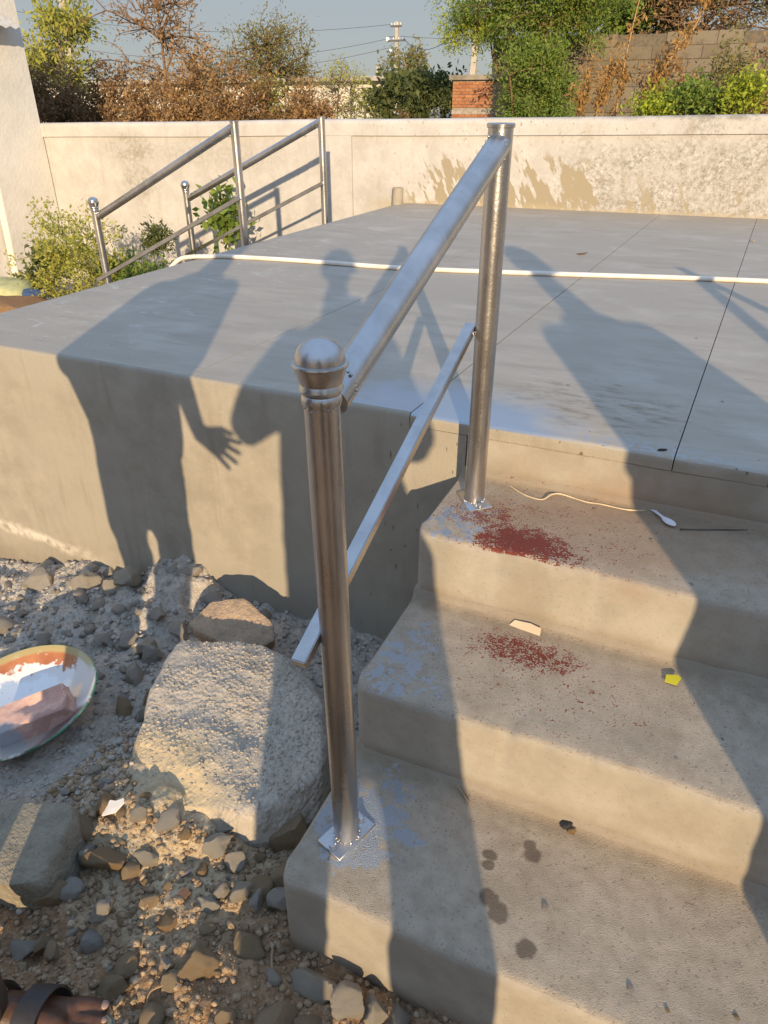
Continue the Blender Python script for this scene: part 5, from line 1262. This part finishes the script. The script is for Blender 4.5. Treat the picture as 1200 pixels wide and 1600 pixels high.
# yard between the platform and the house
YG = -.98
plant('curry_bush', 'bushy yellow-green plant left of the far side steps', 'plant', (-4.45, 4.20, YG), ((0, 0, .58), (.46, .34, .40)), 120, 40, (.032, .015), LF_YEL, BK_GREEN, 90, .012, group=None, stems=4, tw_r=.004, up=.5)
plant('yard_plant', 'low dark green plant by the house wall', 'plant', (-5.15, 4.45, YG), ((0, 0, .50), (.20, .18, .17)), 26, 40, (.045, .022), LF_DARK, BK_GREEN, 91, .008, stems=2)
plant('yard_plant', 'fuzzy dark green plant on a thin stem between the far handrails', 'plant', (-3.95, 4.55, YG), ((0, 0, .82), (.13, .10, .12)), 30, 40, (.035, .012), LF_DARK, BK_GREEN, 92, .006)
plant('yard_plant', 'low green plant at the foot of the far side steps', 'plant', (-3.98, 4.32, YG), ((0, 0, .58), (.32, .16, .12)), 50, 34, (.045, .016), LF_GREEN, BK_GREEN, 93, .006, stems=4)
plant('papaya_plant', 'upright green leafy plant in front of the white wall between the handrails', 'plant', (-3.80, 5.25, YG), ((0, 0, .86), (.09, .08, .20)), 12, 9, (.085, .045), LF_GREEN, BK_GREEN, 94, .010)
big_rock('boulder', 201, (-4.80, 3.75, -.72), (.36, .22, .19), 12, stone('ochre_boulder', (.36, .215, .115), (.38, .23, .12), (.40, .27, .16), .3), 'brown boulder in the yard at the left edge behind the platform', 'boulder', (3, -3), 4, 9, .04)
def sack():
    bm = bmesh.new(); bmesh.ops.create_uvsphere(bm, u_segments=30, v_segments=18, radius=1)
    for v in bm.verts:
        p = v.co; p.x = math.copysign(abs(p.x) ** .6, p.x); p.y = math.copysign(abs(p.y) ** .6, p.y); p.z = math.copysign(abs(p.z) ** .7, p.z)
        k = 1 + .14 * float(fbm(p.x * 2, p.y * 2, p.z * 2, 3, 3)); v.co = Vector((p.x * .30 * k, p.y * .17 * k, p.z * .10 * k))
    o = bm_obj('sack', bm, simple('pale_woven_sack', (.42, .42, .22), .8, 0, .2, 9, .004, 90), None, 180); o.location = (-5.25, 4.05, -.62); o.rotation_euler = (R(10), 0, R(15)); tag(o, 'pale greenish woven sack lying behind the brown boulder', 'sack')
sack()
big_rock('cloth_bundle', 205, (-4.90, 4.12, -.62), (.11, .07, .05), 5, simple('blue_cloth', (.05, .09, .20), .9), 'small crumpled blue cloth bundle next to the sack', 'cloth', (0, 0), 3, 7, .15)

# ------------------------------------------------------------------ structures beyond the wall
far = empty('white_building', (-15.0, 20.6, GB)); tag(far, 'long low white building with flat grey roof slab beyond the bushes', 'building')
M_FARW = simple('far_white_wall', (.66, .62, .55), .85, 0, .08, 2)
bm_obj('wall', box_bm(-8, 6.05, 0, 5, -.2, 2.22, .01), M_FARW, far, 30)
bm_obj('roof_slab', box_bm(-8.1, 6.25, -.28, 5.2, 2.225, 2.34, .01), simple('roof_slab_grey', (.40, .37, .33), .9, 0, .15, 3), far, 30)
bm_obj('annexe_wall', box_bm(6.06, 8.6, .3, 4, -.2, 1.85, .01), M_FARW, far, 30)
bm_obj('drain_pipe', box_bm(6.12, 6.20, .18, .28, -.2, 1.5, .02, 2), simple('drain', (.35, .38, .42), .6), far, 40)
shed = empty('brick_shed', (-4.22, 13.0, GB)); tag(shed, 'small red brick shed with a concrete roof slab left of the block wall', 'shed')
bm_obj('mortar_core', box_bm(-.345, .345, .015, .9, -.1, 1.985, .002), simple('mortar', (.34, .29, .235), .95, 0, .15), shed, 30)
bm_obj('roof_slab', box_bm(-.40, .40, -.05, 1.0, 1.99, 2.065, .008), simple('shed_slab', (.27, .235, .18), .9, 0, .25, 8), shed, 30)
bm_obj('concrete_band', box_bm(-.349, .349, .003, .02, 1.50, 1.56, .002), simple('band', (.36, .31, .25), .9), shed, 30)
m = MT('red_brick'); c_ = m.mix(m.objrand(), (.36, .135, .06), (.50, .235, .11)); M_RBRICK = m.done(m.mix(m.math('MULTIPLY', m.map(m.noise(25, 4), .5, .7), .5), c_, (.22, .12, .08)), .9, 0, m.bump(m.noise(60, 3), .004), .2)
bm = box_bm(-.054, .054, 0, .05, -.0195, .0195, .003); bmesh.ops.recalc_face_normals(bm, faces=bm.faces); BR_ME = bpy.data.meshes.new('brick'); bm.to_mesh(BR_ME); bm.free(); BR_ME.materials.append(M_RBRICK)
bm = box_bm(-.025, .025, 0, .05, -.0195, .0195, .003); bmesh.ops.recalc_face_normals(bm, faces=bm.faces); BRH = bpy.data.meshes.new('brick'); bm.to_mesh(BRH); bm.free(); BRH.materials.append(M_RBRICK)
rb = random.Random(3)
for r_ in range(17):
    z = 1.20 + r_ * .0465
    if 1.48 < z < 1.58: continue
    for k in range(7):
        x = -.345 + .058 + k * .1155 + (-.058 if r_ % 2 else 0); me_ = BR_ME
        if x < -.30: x = -.318; me_ = BRH
        if x > .30: x = .319; me_ = BRH
        o = shared('brick', me_, shed); o.location = (x, rb.uniform(-.004, .003), z); o.rotation_euler = (0, 0, rb.uniform(-.02, .02))
blk = empty('block_wall', (-2.1, 14.4, GB)); tag(blk, 'weathered grey concrete block wall behind the vines', 'wall')
m = MT('weathered_block'); c_ = m.mix(m.objrand(), (.17, .142, .102), (.235, .20, .148)); c_ = m.mix(m.math('MULTIPLY', m.map(m.noise(5, 6, .7), .48, .68), .6), c_, (.11, .088, .062)); M_BLK = m.done(c_, .95, 0, m.bump(m.noise(50, 4, .7), .008), .15)
bm = box_bm(-.188, .188, 0, .12, -.091, .091, .006); bmesh.ops.recalc_face_normals(bm, faces=bm.faces); BK_ME = bpy.data.meshes.new('block'); bm.to_mesh(BK_ME); bm.free(); BK_ME.materials.append(M_BLK)
bm_obj('mortar_core', box_bm(-2.23, 4.6, .012, .16, -.1, 2.64, .004), simple('block_mortar', (.15, .125, .092), .95, 0, .2), blk, 30)
for r_ in range(14):
    for k in range(18):
        x = -2.035 + k * .385 - (.19 if r_ % 2 else 0)
        if x < -2.05 or x > 4.4 or (r_ == 13 and k in (6, 7, 11)): continue
        o = shared('block', BK_ME, blk); o.location = (x, rb.uniform(-.006, .004), .09 + r_ * .1905); o.rotation_euler = (0, 0, rb.uniform(-.008, .008))
def pole(label, x, y, ztop, r, lean=0.0, arms=True):
    t = empty('utility_pole', (x, y, GB)); tag(t, label, 'pole', 'concrete utility poles'); h = ztop - GB
    bm = box_bm(-r, r, -r, r, -.3, h, r * .2)
    for v in bm.verts: k = 1 - .35 * max(0, v.co.z) / h; v.co.x = v.co.x * k + lean * max(0, v.co.z) / h; v.co.y *= k
    bm_obj('shaft', bm, simple('pole_concrete', (.46, .41, .33), .9, 0, .12, 4), t, 30)
    if arms:
        ms = simple('galvanised', (.16, .16, .17), .6, .5)
        for (dz, wd) in ((-.25, .38), (-1.02, .62)):
            a = bm_obj('cross_arm', box_bm(-wd, wd, -.16, -.08, h + dz - .05, h + dz + .05, .01), ms, t, 30)
            for s in (-.8, -.3, .3, .8):
                lathe('insulator', [(.02, 0), (.045, .02), (.03, .06), (.045, .08), (.02, .13)], (wd * s, -.12, h + dz + .05), simple('porcelain', (.25, .18, .15), .3) if False else M_SHARD, a, 8, 40)
        for (dx, dz) in ((-.62, -.95), (-.42, -1.55)):
            lm = bm_obj('lamp_arm', box_bm(dx, 0, -.05, .0, h + dz + .12, h + dz + .17, .01), ms, t, 30)
            b2 = bmesh.new(); bmesh.ops.create_uvsphere(b2, u_segments=14, v_segments=10, radius=.15 if dz > -1.2 else .10); bmesh.ops.translate(b2, vec=(dx, -.05, h + dz), verts=b2.verts); bm_obj('lamp_globe', b2, simple('white_globe', (.92, .92, .90), .25), lm, 180)
    return t
pole('slim concrete utility pole with lamps and cross arms above the far shrubs', -21.47, 50, 5.42, .15)
pole('leaning pale pole behind the feathery green tree', -8.25, 25, 4.2, .11, .25, False)
pole('pale pole rising behind the yellow-green tree on the left', -29.9, 30, 8.5, .22, .9, False)
pole('short distant pole left of the utility pole with lamps', -26.5, 58, 3.5, .12, 0, False)
def wire(a, b, sag, label, r=.012):
    A, B = Vector(a), Vector(b); P = [A.lerp(B, t) - Vector((0, 0, sag * 4 * t * (1 - t))) for t in np.linspace(0, 1, 25)]
    tag(tube_obj('overhead_wire', P, r, M_WIRE, None, 5, 180), label, 'wire', 'overhead wires')
M_WIRE = simple('black_wire', (.05, .05, .055), .7)
PX, PY, PZ = -21.47, 49.88, 5.42
wire((PX - .3, PY, PZ - .15), (-52, 40, 7.5), 1.2, 'highest overhead wire running left from the lamp pole')
wire((PX - .5, PY, PZ - .9), (-50, 38, 6.3), 1.9, 'middle overhead wire running left from the lamp pole')
wire((PX - .5, PY, PZ - 1.4), (-48, 36, 5.2), 1.9, 'lowest overhead wire running left from the lamp pole')
wire((PX + .5, PY, PZ - .85), (-7.9, 25.1, 3.4), .9, 'overhead wire sloping right to the pale leaning pole')
wire((PX + .5, PY, PZ - .9), (-14.0, 46, 1.0), .5, 'steep stay wire sloping right from the lamp pole')
wire((PX + .3, PY, PZ - .8), (3, 60, 7.0), 1.0, 'overhead wire running level to the right from the lamp pole')
# far tree line and low hill so that the ground does not end in a bare edge
rg = np.random.default_rng(77)
P = np.stack([rg.uniform(-130, 30, 9000), rg.uniform(90, 130, 9000), np.zeros(9000)], 1); P[:, 2] = GB + rg.random(9000) ** 1.3 * (2.0 + 1.6 * (vnoise(P[:, 0] * .12, 0, 0, 3) + .5))
q, f = leaves(P, rg.normal(size=(9000, 3)), 1.1, .7, rg); o = fast_mesh('far_treeline', q, f, LF_DARK); o['kind'] = 'stuff'; o['label'] = 'far dark line of trees on the horizon'
